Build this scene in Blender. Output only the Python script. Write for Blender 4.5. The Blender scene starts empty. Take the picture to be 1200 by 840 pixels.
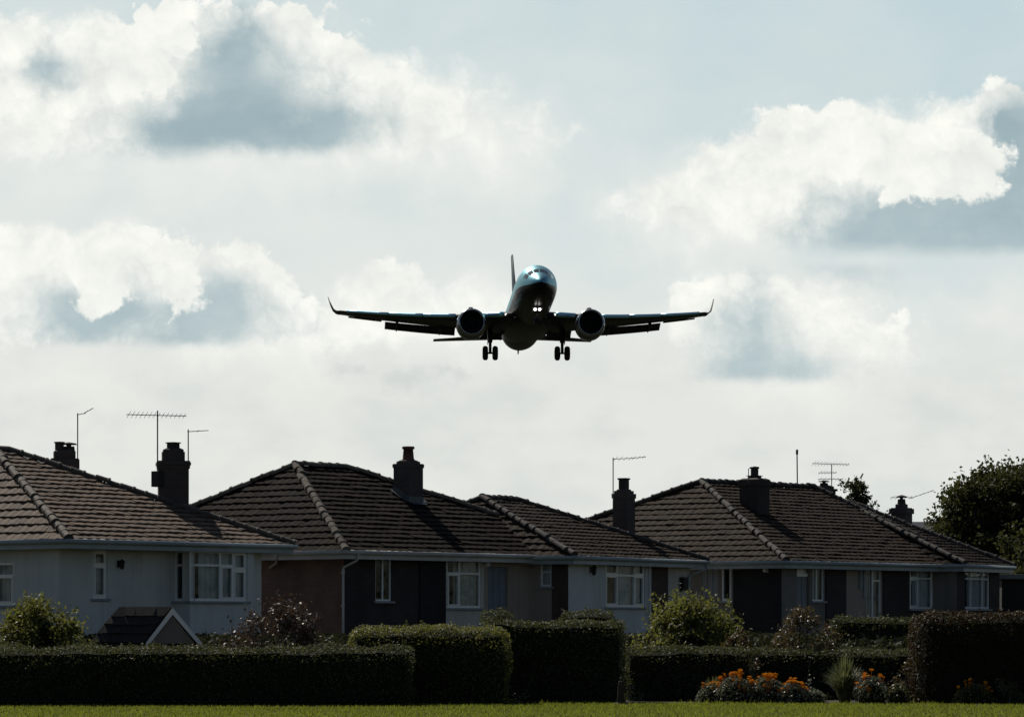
import bpy, bmesh, math, random
import numpy as np
from mathutils import Vector, Matrix, noise as mnoise

random.seed(7)
RNG = np.random.default_rng(7)
R = math.radians
scene = bpy.context.scene
COL = scene.collection

# ------------------------------------------------------------------ camera
CAMZ = 1.6
F = 4200.0          # focal length in pixels of the 1200 px wide photograph
HORIZON = 736.0     # row of the horizon in the photograph
cam_d = bpy.data.cameras.new('camera')
cam = bpy.data.objects.new('camera', cam_d)
COL.objects.link(cam)
cam.location = (0, 0, CAMZ)
cam.rotation_euler = (R(90), 0, 0)
cam_d.sensor_width = 36.0
cam_d.lens = F / 1200.0 * 36.0
cam_d.shift_y = (HORIZON - 420.0) / 1200.0
cam_d.clip_start = 0.5
cam_d.clip_end = 20000
scene.camera = cam

# ------------------------------------------------------------------ sun, sky, exposure
SUN_EL, SUN_AZ = 46.0, 31.0      # azimuth measured from straight ahead towards the left
scene.view_settings.view_transform = 'Standard'
scene.view_settings.look = 'None'
scene.view_settings.gamma = 1.0
scene.view_settings.exposure = -0.42
sv = Vector((-math.sin(R(SUN_AZ)) * math.cos(R(SUN_EL)), math.cos(R(SUN_AZ)) * math.cos(R(SUN_EL)), math.sin(R(SUN_EL))))
sl = bpy.data.lights.new('sun', 'SUN')
sl.energy = 4.6
sl.angle = R(0.5)
sl.color = (1.0, 0.93, 0.82)
so = bpy.data.objects.new('sun', sl)
COL.objects.link(so)
so.location = sv * 100
so.rotation_euler = sv.to_track_quat('Z', 'Y').to_euler()

scene.cycles.max_bounces = 5
scene.cycles.diffuse_bounces = 2
scene.cycles.glossy_bounces = 3
scene.cycles.transparent_max_bounces = 8
scene.cycles.adaptive_threshold = 0.02

world = bpy.data.worlds.new('World')
scene.world = world
world.use_nodes = True


class NX:
    """tiny expression helper: python arithmetic -> math nodes"""
    def __init__(self, nt, sock):
        self.nt, self.s = nt, sock

    def _op(self, op, *others):
        n = self.nt.nodes.new('ShaderNodeMath')
        n.operation = op
        for i, v in enumerate((self,) + others):
            if isinstance(v, NX):
                self.nt.links.new(v.s, n.inputs[i])
            else:
                n.inputs[i].default_value = v
        return NX(self.nt, n.outputs[0])

    def __add__(self, o): return self._op('ADD', o)
    __radd__ = __add__
    def __sub__(self, o): return self._op('SUBTRACT', o)
    def __rsub__(self, o): return (self * -1.0) + o
    def __mul__(self, o): return self._op('MULTIPLY', o)
    __rmul__ = __mul__
    def __truediv__(self, o): return self._op('DIVIDE', o)
    def max(self, o): return self._op('MAXIMUM', o)
    def min(self, o): return self._op('MINIMUM', o)
    def smax(self, o, k): return self._op('SMOOTH_MAX', o, k)
    def pow(self, o): return self._op('POWER', o)
    def sqrt(self): return self._op('SQRT')
    def abs(self): return self._op('ABSOLUTE')
    def step(self, a, b):
        n = self.nt.nodes.new('ShaderNodeMapRange')
        n.interpolation_type = 'SMOOTHSTEP'
        self.nt.links.new(self.s, n.inputs['Value'])
        n.inputs['From Min'].default_value = a
        n.inputs['From Max'].default_value = b
        return NX(self.nt, n.outputs['Result'])


def build_sky():
    nt = world.node_tree
    nt.nodes.clear()
    N, L = nt.nodes.new, nt.links.new
    out = N('ShaderNodeOutputWorld')
    bg = N('ShaderNodeBackground')
    STR = 0.05
    bg.inputs['Strength'].default_value = STR
    sky = N('ShaderNodeTexSky')
    sky.sky_type = 'NISHITA'
    sky.sun_disc = False
    sky.sun_elevation = R(SUN_EL)
    sky.sun_rotation = R(-SUN_AZ)
    sky.dust_density = 1.0
    tc = N('ShaderNodeTexCoord')
    sep = N('ShaderNodeSeparateXYZ')
    L(tc.outputs['Generated'], sep.inputs[0])
    dx, dy, dz = (NX(nt, sep.outputs[i]) for i in range(3))
    yy = dy.max(0.08)
    # direction -> a gnomonic sky chart in hundredths of 4200ths (fixed to the compass, like a star map)
    X = dx / yy * 42.0 + 6.0
    Y = dz / yy * -42.0 + 7.36

    def vec(x, y):
        comb = N('ShaderNodeCombineXYZ')
        L(x.s, comb.inputs[0]); L(y.s, comb.inputs[1])
        return comb.outputs[0]

    def noise(scale, detail, rough, off, sy=1.0, amp=3.6):
        """three independent fractal noises, roughly -1..1"""
        n = N('ShaderNodeTexNoise')
        n.noise_dimensions = '2D'
        n.normalize = True
        L(vec(X + off[0], Y * sy + off[1]), n.inputs['Vector'])
        n.inputs['Scale'].default_value = scale
        n.inputs['Detail'].default_value = detail
        n.inputs['Roughness'].default_value = rough
        s = N('ShaderNodeSeparateXYZ')
        L(n.outputs['Color'], s.inputs[0])
        return [(NX(nt, s.outputs[i]) - 0.5) * amp for i in range(3)]

    def puffs(scale, wx, wy, detail, rough):
        """cauliflower relief: 1 on the crest of a puff, 0 in the crease"""
        n = N('ShaderNodeTexVoronoi')
        n.voronoi_dimensions = '2D'
        n.feature = 'F1'
        n.normalize = True
        L(vec(X + wx, Y + wy), n.inputs['Vector'])
        n.inputs['Scale'].default_value = scale
        n.inputs['Detail'].default_value = detail
        n.inputs['Roughness'].default_value = rough
        return 1.0 - NX(nt, n.outputs['Distance']) * 1.6

    def mixc(a, b, f):
        m = N('ShaderNodeMix')
        m.data_type = 'RGBA'
        m.clamp_factor = True
        for v, i in ((a, 6), (b, 7)):
            if isinstance(v, tuple):
                m.inputs[i].default_value = (*v, 1)
            else:
                L(v, m.inputs[i])
        L(f.s, m.inputs[0])
        return m.outputs[2]

    big = noise(0.6, 2, 0.5, (3.1, 7.7))
    fine = noise(1.7, 6, 0.6, (0.4, 2.2))
    soft = noise(0.7, 4, 0.55, (5.0, 1.0), sy=1.9)
    puff = puffs(2.1, fine[0] * 0.16, fine[1] * 0.16, 3.0, 0.6)
    lump = puff - 0.55

    def blobs(lst, wx, wy, k=0.12):
        """union of soft ellipses (cx, cy, rx, ry) in hundreds: about the distance inside the edge"""
        r = None
        XX, YY = X + wx, Y + wy
        for cx, cy, rx, ry in lst:
            ax = (XX - cx) / rx
            ay = (YY - cy) / ry
            b = (1.0 - (ax * ax + ay * ay).sqrt()) * min(rx, ry)
            r = b if r is None else r.smax(b, k)
        return r

    A = [(1.0, 1.1, 1.7, 1.0), (2.6, 1.0, 1.9, 1.0), (4.2, 1.35, 1.6, 0.85), (5.0, 1.45, 1.3, 0.75), (5.8, 1.75, 1.2, 0.5), (0.2, 1.0, 1.2, 1.0), (3.3, 0.55, 0.9, 0.6)]
    B = [(0.3, 3.3, 1.2, 0.85), (1.5, 3.2, 1.0, 0.8), (2.6, 3.55, 1.15, 0.75), (3.3, 3.8, 1.0, 0.55)]
    C = [(8.9, 2.3, 1.4, 0.85), (8.2, 2.55, 1.2, 0.7), (9.4, 1.95, 1.25, 0.85), (10.6, 1.9, 1.4, 0.8), (11.8, 1.75, 1.3, 0.85), (12.6, 2.2, 1.6, 1.0)]
    D = [(8.75, 3.8, 0.95, 0.85), (9.5, 3.95, 0.95, 0.7), (10.1, 4.15, 0.8, 0.5)]
    S = [(5.6, 1.7, 1.7, 0.75), (2.8, 1.95, 3.4, 0.6), (8.2, 2.5, 1.6, 0.9), (9.3, 4.0, 1.9, 1.0), (5.2, 3.8, 1.6, 0.75), (3.2, 3.9, 1.6, 0.7), (11.5, 3.6, 1.5, 0.4), (0.5, 4.3, 2.2, 0.4)]
    E = [(4.6, 3.68, 0.85, 0.62), (5.5, 3.8, 0.9, 0.55)]
    bx = big[0] * 0.22 + fine[0] * 0.16
    by = big[1] * 0.18 + fine[1] * 0.14
    body = blobs(A + B + C + D, bx, by) + lump * 0.34 + fine[2] * 0.12
    body2 = blobs(E, bx, by) + lump * 0.30 + fine[2] * 0.12
    veil = blobs(S, bx * 1.3, by * 1.2, 0.3) + fine[2] * 0.10 + lump * 0.12

    K = [(2.9, 1.25, 1.35, 0.72), (2.2, 1.55, 1.3, 0.48), (3.7, 1.50, 1.05, 0.46), (2.7, 0.75, 0.8, 0.68), (0.6, 0.85, 0.4, 0.32),
         (1.1, 3.65, 1.15, 0.52), (2.4, 3.65, 1.05, 0.55), (1.6, 3.9, 1.7, 0.26),
         (10.7, 2.7, 1.7, 0.7), (11.9, 2.5, 1.3, 0.9), (12.2, 1.7, 0.95, 0.9),
         (8.8, 4.15, 0.78, 0.50), (9.35, 4.3, 0.9, 0.30), (8.75, 3.8, 0.42, 0.55)]
    core = blobs(K, fine[1] * 0.17 + big[2] * 0.12, fine[2] * 0.13 + big[0] * 0.10, 0.3) - lump * 0.17 + fine[0] * 0.06

    def base(level, w, x0, x1):
        return (Y + soft[0] * 0.05).step(level + w, level - w) * X.step(x0 - .3, x0 + .3) * X.step(x1 + .3, x1 - .3)
    flat = (base(1.80, 0.14, -9.0, 6.9) + base(4.05, 0.09, -9.0, 4.1) * Y.step(2.6, 2.8) + base(2.95, 0.12, 7.3, 40.0) + base(4.47, 0.09, 7.5, 10.4) * Y.step(3.05, 3.2)).min(1.0)
    # the step from lit rim to shaded interior: sharp in places, a slow fade in others
    kw = (big[1] * 0.5 + 0.5).max(0.0).min(1.0) * 0.50 + 0.16
    kmask = (core / kw).step(-0.2, 1.05) * flat

    LB = [(1.15, 3.3, 0.42, 0.46), (2.1, 3.38, 0.38, 0.30), (10.75, 2.05, 0.75, 0.42), (11.4, 1.95, 0.5, 0.5), (10.2, 1.8, 0.9, 0.45),
          (1.7, 0.75, 0.5, 0.5), (2.0, 0.35, 0.4, 0.3)]
    lobes = blobs(LB, fine[0] * 0.18 + big[1] * 0.1, fine[2] * 0.16) + lump * 0.32 + fine[1] * 0.08
    lmask = lobes.step(0.0, 0.12)

    k = 1.0 / STR * 1.44
    def c(r, g, b): return (r * k, g * k, b * k)
    veil_c = c(0.695, 0.735, 0.715)
    blue_c = c(0.50, 0.615, 0.65)
    white = c(0.92, 0.92, 0.865)
    cream = c(0.715, 0.74, 0.705)
    dark = c(0.270, 0.38, 0.425)
    vfac = (Y.step(-2.0, 4.2) * 0.75 + (X * -0.045 + 0.42) + soft[0] * 0.16 + big[0] * 0.08)
    base_col = mixc(blue_c, veil_c, vfac.max(0.0).min(1.0))
    base_col = mixc(base_col, c(0.735, 0.745, 0.70), (Y + soft[2] * 0.5).step(2.9, 4.7) * 0.85)
    low = (soft[1] * 0.9 + fine[1] * 0.22 + big[0] * 0.5 + 0.25).max(0.0).min(1.0) * Y.step(3.4, 4.8) * 0.62
    base_col = mixc(base_col, c(0.60, 0.64, 0.62), low)
    rel = (0.42 - lump * 0.9 + fine[1] * 0.35 + soft[2] * 0.25).max(0.0).min(1.0)
    bcol = mixc(white, cream, rel)
    # crest edges are crisp, undersides dissolve into the veil
    under = (Y.step(1.3, 2.3) * Y.step(2.75, 2.45) * X.step(7.2, 6.6) + Y.step(3.6, 4.5) + Y.step(2.4, 3.1) * X.step(7.0, 7.6) * Y.step(3.35, 3.05)).min(1.0)
    bw = under * 0.55 + 0.09 + X.step(9.3, 8.0) * X.step(6.8, 7.3) * Y.step(3.2, 3.0) * 0.30 + X.step(4.4, 5.6) * X.step(7.2, 6.8) * Y.step(2.6, 2.3) * 0.22 + (big[2] * 0.5 + 0.06).max(0.0).min(0.30)
    base_col = mixc(base_col, c(0.82, 0.825, 0.78), veil.step(-0.15, 0.7) * 0.62)
    edge = (body / bw).step(0.0, 1.0) * (1.0 - under * 0.45)
    tex = mixc(base_col, bcol, edge)
    edge2 = (body2 / (bw + 0.03)).step(0.0, 1.0) * (1.0 - under * 0.25)
    tex = mixc(tex, bcol, edge2 * 0.9)
    dcol = mixc(dark, c(0.47, 0.56, 0.58), (soft[2] * 0.35 + 0.2 + Y.step(1.0, 4.6) * 0.45 - lump * 0.3).max(0.0).min(1.0))
    tex = mixc(tex, dcol, kmask * 0.92)
    tex = mixc(tex, mixc(white, cream, rel * 0.8), lmask * 0.92)
    scr = (blobs([(4.6, 4.5, 0.6, 0.2), (5.2, 4.4, 0.7, 0.16), (4.1, 4.35, 0.5, 0.16)], fine[0] * 0.3, fine[1] * 0.12) + fine[2] * 0.1).step(0.02, 0.2)
    tex = mixc(tex, c(0.50, 0.54, 0.53), scr * 0.45)
    front = dy.step(0.55, 0.85) * dz.step(0.55, 0.25)
    L(sky.outputs[0], bg.inputs['Color'])
    bgc = N('ShaderNodeBackground')
    bgc.inputs['Strength'].default_value = STR
    L(tex, bgc.inputs['Color'])
    mx = N('ShaderNodeMixShader')
    L(front.s, mx.inputs[0]); L(bg.outputs[0], mx.inputs[1]); L(bgc.outputs[0], mx.inputs[2])
    L(mx.outputs[0], out.inputs['Surface'])


build_sky()

# ------------------------------------------------------------------ helpers
def P(px, py, d):
    """point seen at pixel (px, py) of the 1200x840 photograph at distance d"""
    return Vector(((px - 600.0) * d / F, d, CAMZ + (HORIZON - py) * d / F))


class MB:
    """collects vertices and faces for ONE mesh object"""
    def __init__(self):
        self.v, self.f, self.tone = [], [], []

    def quad(self, *pts, tone=0.5):
        i = len(self.v)
        self.v += [tuple(p) for p in pts]
        self.f.append(tuple(range(i, i + len(pts))))
        self.tone.append(tone)

    def box(self, x0, x1, y0, y1, z0, z1, tone=0.5):
        i = len(self.v)
        self.v += [(x0, y0, z0), (x1, y0, z0), (x1, y1, z0), (x0, y1, z0), (x0, y0, z1), (x1, y0, z1), (x1, y1, z1), (x0, y1, z1)]
        for q in ((3, 2, 1, 0), (4, 5, 6, 7), (0, 1, 5, 4), (1, 2, 6, 5), (2, 3, 7, 6), (3, 0, 4, 7)):
            self.f.append(tuple(i + k for k in q)); self.tone.append(tone)

    def tube(self, pts, rad, n=8, cap=True):
        pts = [Vector(p) for p in pts]
        rads = rad if isinstance(rad, (list, tuple)) else [rad] * len(pts)
        base = len(self.v)
        prev = None
        for k, p in enumerate(pts):
            t = (pts[min(k + 1, len(pts) - 1)] - pts[max(k - 1, 0)]).normalized()
            if prev is None:
                a = t.orthogonal().normalized()
            else:
                a = (prev - t * prev.dot(t))
                a = a.normalized() if a.length > 1e-6 else t.orthogonal().normalized()
            prev = a
            b = t.cross(a)
            for j in range(n):
                w = 2 * math.pi * j / n
                self.v.append(tuple(p + (a * math.cos(w) + b * math.sin(w)) * rads[k]))
        for k in range(len(pts) - 1):
            for j in range(n):
                j2 = (j + 1) % n
                self.f.append((base + k * n + j, base + k * n + j2, base + (k + 1) * n + j2, base + (k + 1) * n + j)); self.tone.append(0.5)
        if cap:
            self.f.append(tuple(base + j for j in reversed(range(n)))); self.tone.append(0.5)
            self.f.append(tuple(base + (len(pts) - 1) * n + j for j in range(n))); self.tone.append(0.5)

    def rings(self, rings, cap=True, closed=True):
        """loft a list of equal-length point rings"""
        base = len(self.v)
        n = len(rings[0])
        for r in rings:
            self.v += [tuple(p) for p in r]
        for k in range(len(rings) - 1):
            for j in range(n if closed else n - 1):
                j2 = (j + 1) % n
                self.f.append((base + k * n + j, base + k * n + j2, base + (k + 1) * n + j2, base + (k + 1) * n + j)); self.tone.append(0.5)
        if cap:
            self.f.append(tuple(base + j for j in reversed(range(n)))); self.tone.append(0.5)
            self.f.append(tuple(base + (len(rings) - 1) * n + j for j in range(n))); self.tone.append(0.5)

    def lathe(self, prof, axis='z', c=(0, 0, 0), n=24, cap=False):
        rs = []
        for a, r in prof:
            ring = []
            for j in range(n):
                w = 2 * math.pi * j / n
                x, y = r * math.cos(w), r * math.sin(w)
                ring.append({'z': (c[0] + x, c[1] + y, c[2] + a), 'y': (c[0] + x, c[1] + a, c[2] + y), 'x': (c[0] + a, c[1] + x, c[2] + y)}[axis])
            rs.append(ring)
        self.rings(rs, cap=cap)

    def build(self, name, m, parent=None, smooth=False, loc=None, fix=True, bevel=0.0):
        me = bpy.data.meshes.new(name)
        me.from_pydata(self.v, [], self.f)
        at = me.attributes.new('tone', 'FLOAT', 'FACE')
        at.data.foreach_set('value', np.array(self.tone, dtype=np.float32))
        if fix:
            bm = bmesh.new(); bm.from_mesh(me)
            bmesh.ops.recalc_face_normals(bm, faces=bm.faces)
            bm.to_mesh(me); bm.free()
        if smooth:
            me.polygons.foreach_set('use_smooth', [True] * len(me.polygons))
        me.update()
        me.materials.append(m)
        o = bpy.data.objects.new(name, me)
        COL.objects.link(o)
        if parent is not None:
            o.parent = parent
        if loc is not None:
            o.location = loc
        if bevel:
            b = o.modifiers.new('bevel', 'BEVEL'); b.width = bevel; b.segments = 2; b.limit_method = 'ANGLE'
        return o


def tag(o, label=None, cat=None, group=None, kind=None):
    if label: o['label'] = label
    if cat: o['category'] = cat
    if group: o['group'] = group
    if kind: o['kind'] = kind
    return o


def empty(name, loc, rz=0.0):
    o = bpy.data.objects.new(name, None)
    o.empty_display_size = 0.3
    o.location = loc
    o.rotation_euler = (0, 0, rz)
    COL.objects.link(o)
    return o


# ------------------------------------------------------------------ materials
def mat(name, col, rough=0.6, metal=0.0, spec=0.5, noise=None, col2=None, nscale=3.0, bump=0.0, bscale=30.0, tone=None, coat=0.0, dirt=None, streak=None):
    m = bpy.data.materials.new(name)
    m.use_nodes = True
    nt = m.node_tree
    b = nt.nodes['Principled BSDF']
    b.inputs['Base Color'].default_value = (*col, 1)
    b.inputs['Roughness'].default_value = rough
    b.inputs['Metallic'].default_value = metal
    b.inputs['Specular IOR Level'].default_value = spec
    b.inputs['Coat Weight'].default_value = coat
    cur = None
    tc = nt.nodes.new('ShaderNodeTexCoord')

    def noi(scale, detail=5):
        n = nt.nodes.new('ShaderNodeTexNoise')
        n.inputs['Scale'].default_value = scale
        n.inputs['Detail'].default_value = detail
        nt.links.new(tc.outputs['Object'], n.inputs['Vector'])
        return n.outputs['Fac']

    def mix(a, bb, f):
        x = nt.nodes.new('ShaderNodeMix'); x.data_type = 'RGBA'
        for v, i in ((a, 6), (bb, 7)):
            if isinstance(v, tuple): x.inputs[i].default_value = (*v, 1)
            else: nt.links.new(v, x.inputs[i])
        nt.links.new(f, x.inputs[0])
        return x.outputs[2]

    def ramp(s, a, bb):
        x = nt.nodes.new('ShaderNodeMapRange')
        x.inputs['From Min'].default_value = a; x.inputs['From Max'].default_value = bb
        nt.links.new(s, x.inputs['Value'])
        return x.outputs[0]
    cur = col
    if tone is not None:
        at = nt.nodes.new('ShaderNodeAttribute'); at.attribute_name = 'tone'
        cur = mix(col, tone, at.outputs['Fac'])
    if col2 is not None:
        cur = mix(cur, col2, ramp(noi(nscale), 0.4, 0.65))
    if dirt is not None:
        cur = mix(cur, dirt, ramp(noi(nscale * 3.3, 8), 0.55, 0.75))
    if streak is not None:          # rain streaks: noise drawn out down the wall
        mp = nt.nodes.new('ShaderNodeMapping'); mp.inputs['Scale'].default_value = (4.5, 4.5, 0.35)
        nt.links.new(tc.outputs['Object'], mp.inputs['Vector'])
        sn = nt.nodes.new('ShaderNodeTexNoise'); sn.inputs['Scale'].default_value = 1.0; sn.inputs['Detail'].default_value = 7; sn.inputs['Roughness'].default_value = .65
        nt.links.new(mp.outputs[0], sn.inputs['Vector'])
        cur = mix(cur, streak, ramp(sn.outputs['Fac'], 0.52, 0.85))
    if not isinstance(cur, tuple):
        nt.links.new(cur, b.inputs['Base Color'])
    if bump:
        bn = nt.nodes.new('ShaderNodeBump')
        bn.inputs['Strength'].default_value = bump
        bn.inputs['Distance'].default_value = 0.02
        nt.links.new(noi(bscale, 4), bn.inputs['Height'])
        nt.links.new(bn.outputs[0], b.inputs['Normal'])
    return m


def brick_mat(name, c1, c2, mortar, rough=0.85):
    m = bpy.data.materials.new(name)
    m.use_nodes = True
    nt = m.node_tree
    b = nt.nodes['Principled BSDF']
    b.inputs['Roughness'].default_value = rough
    tc = nt.nodes.new('ShaderNodeTexCoord')
    sp = nt.nodes.new('ShaderNodeSeparateXYZ')
    nt.links.new(tc.outputs['Object'], sp.inputs[0])
    ad = nt.nodes.new('ShaderNodeMath'); ad.operation = 'ADD'
    nt.links.new(sp.outputs[0], ad.inputs[0]); nt.links.new(sp.outputs[1], ad.inputs[1])
    cb = nt.nodes.new('ShaderNodeCombineXYZ')
    nt.links.new(ad.outputs[0], cb.inputs[0]); nt.links.new(sp.outputs[2], cb.inputs[1])
    br = nt.nodes.new('ShaderNodeTexBrick')
    nt.links.new(cb.outputs[0], br.inputs['Vector'])
    br.inputs['Scale'].default_value = 1.0
    br.inputs['Brick Width'].default_value = 0.225
    br.inputs['Row Height'].default_value = 0.075
    br.inputs['Mortar Size'].default_value = 0.006
    br.inputs['Color1'].default_value = (*c1, 1)
    br.inputs['Color2'].default_value = (*c2, 1)
    br.inputs['Mortar'].default_value = (*mortar, 1)
    n = nt.nodes.new('ShaderNodeTexNoise'); n.inputs['Scale'].default_value = 1.3; n.inputs['Detail'].default_value = 6
    nt.links.new(tc.outputs['Object'], n.inputs['Vector'])
    mr = nt.nodes.new('ShaderNodeMapRange'); mr.inputs['From Min'].default_value = 0.35; mr.inputs['From Max'].default_value = 0.7
    mr.inputs['To Min'].default_value = 0.75; mr.inputs['To Max'].default_value = 1.15
    nt.links.new(n.outputs['Fac'], mr.inputs['Value'])
    mul = nt.nodes.new('ShaderNodeVectorMath'); mul.operation = 'SCALE'
    nt.links.new(br.outputs['Color'], mul.inputs[0]); nt.links.new(mr.outputs[0], mul.inputs['Scale'])
    nt.links.new(mul.outputs[0], b.inputs['Base Color'])
    bn = nt.nodes.new('ShaderNodeBump'); bn.inputs['Strength'].default_value = 0.6; bn.inputs['Distance'].default_value = 0.01
    inv = nt.nodes.new('ShaderNodeMath'); inv.operation = 'SUBTRACT'; inv.inputs[0].default_value = 1.0
    nt.links.new(br.outputs['Fac'], inv.inputs[1]); nt.links.new(inv.outputs[0], bn.inputs['Height'])
    nt.links.new(bn.outputs[0], b.inputs['Normal'])
    return m


def leaf_mat(name, c1, c2, trans, tw=0.35, rough=0.45, spec=0.5):
    """diffuse + light coming through the leaf; tone = random per leaf"""
    m = bpy.data.materials.new(name)
    m.use_nodes = True
    nt = m.node_tree
    b = nt.nodes['Principled BSDF']
    b.inputs['Roughness'].default_value = rough
    b.inputs['Specular IOR Level'].default_value = spec
    at = nt.nodes.new('ShaderNodeAttribute'); at.attribute_name = 'tone'
    x = nt.nodes.new('ShaderNodeMix'); x.data_type = 'RGBA'
    x.inputs[6].default_value = (*c1, 1); x.inputs[7].default_value = (*c2, 1)
    nt.links.new(at.outputs['Fac'], x.inputs[0])
    nt.links.new(x.outputs[2], b.inputs['Base Color'])
    t = nt.nodes.new('ShaderNodeBsdfTranslucent'); t.inputs['Color'].default_value = (*trans, 1)
    ms = nt.nodes.new('ShaderNodeMixShader'); ms.inputs[0].default_value = tw
    nt.links.new(b.outputs[0], ms.inputs[1]); nt.links.new(t.outputs[0], ms.inputs[2])
    nt.links.new(ms.outputs[0], nt.nodes['Material Output'].inputs['Surface'])
    return m


def glass_mat(name):
    m = bpy.data.materials.new(name)
    m.use_nodes = True
    nt = m.node_tree
    nt.nodes.remove(nt.nodes['Principled BSDF'])
    g = nt.nodes.new('ShaderNodeBsdfGlossy'); g.inputs['Roughness'].default_value = 0.02; g.inputs['Color'].default_value = (0.9, 0.95, 0.95, 1)
    t = nt.nodes.new('ShaderNodeBsdfTransparent'); t.inputs['Color'].default_value = (0.86, 0.9, 0.9, 1)
    fr = nt.nodes.new('ShaderNodeFresnel'); fr.inputs['IOR'].default_value = 1.52
    mu = nt.nodes.new('ShaderNodeMath'); mu.operation = 'MULTIPLY_ADD'; mu.inputs[1].default_value = 1.05; mu.inputs[2].default_value = 0.0
    nt.links.new(fr.outputs[0], mu.inputs[0])
    # old panes are never quite flat
    tcg = nt.nodes.new('ShaderNodeTexCoord'); ng = nt.nodes.new('ShaderNodeTexNoise'); ng.inputs['Scale'].default_value = 1.7
    nt.links.new(tcg.outputs['Object'], ng.inputs['Vector'])
    bg_ = nt.nodes.new('ShaderNodeBump'); bg_.inputs['Strength'].default_value = 0.5; bg_.inputs['Distance'].default_value = 0.03
    nt.links.new(ng.outputs['Fac'], bg_.inputs['Height']); nt.links.new(bg_.outputs[0], g.inputs['Normal'])
    ms = nt.nodes.new('ShaderNodeMixShader')
    nt.links.new(mu.outputs[0], ms.inputs[0]); nt.links.new(t.outputs[0], ms.inputs[1]); nt.links.new(g.outputs[0], ms.inputs[2])
    nt.links.new(ms.outputs[0], nt.nodes['Material Output'].inputs['Surface'])
    return m


def emit_mat(name, col, s):
    m = bpy.data.materials.new(name)
    m.use_nodes = True
    nt = m.node_tree
    b = nt.nodes['Principled BSDF']
    b.inputs['Emission Color'].default_value = (*col, 1)
    b.inputs['Emission Strength'].default_value = s
    return m


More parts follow.
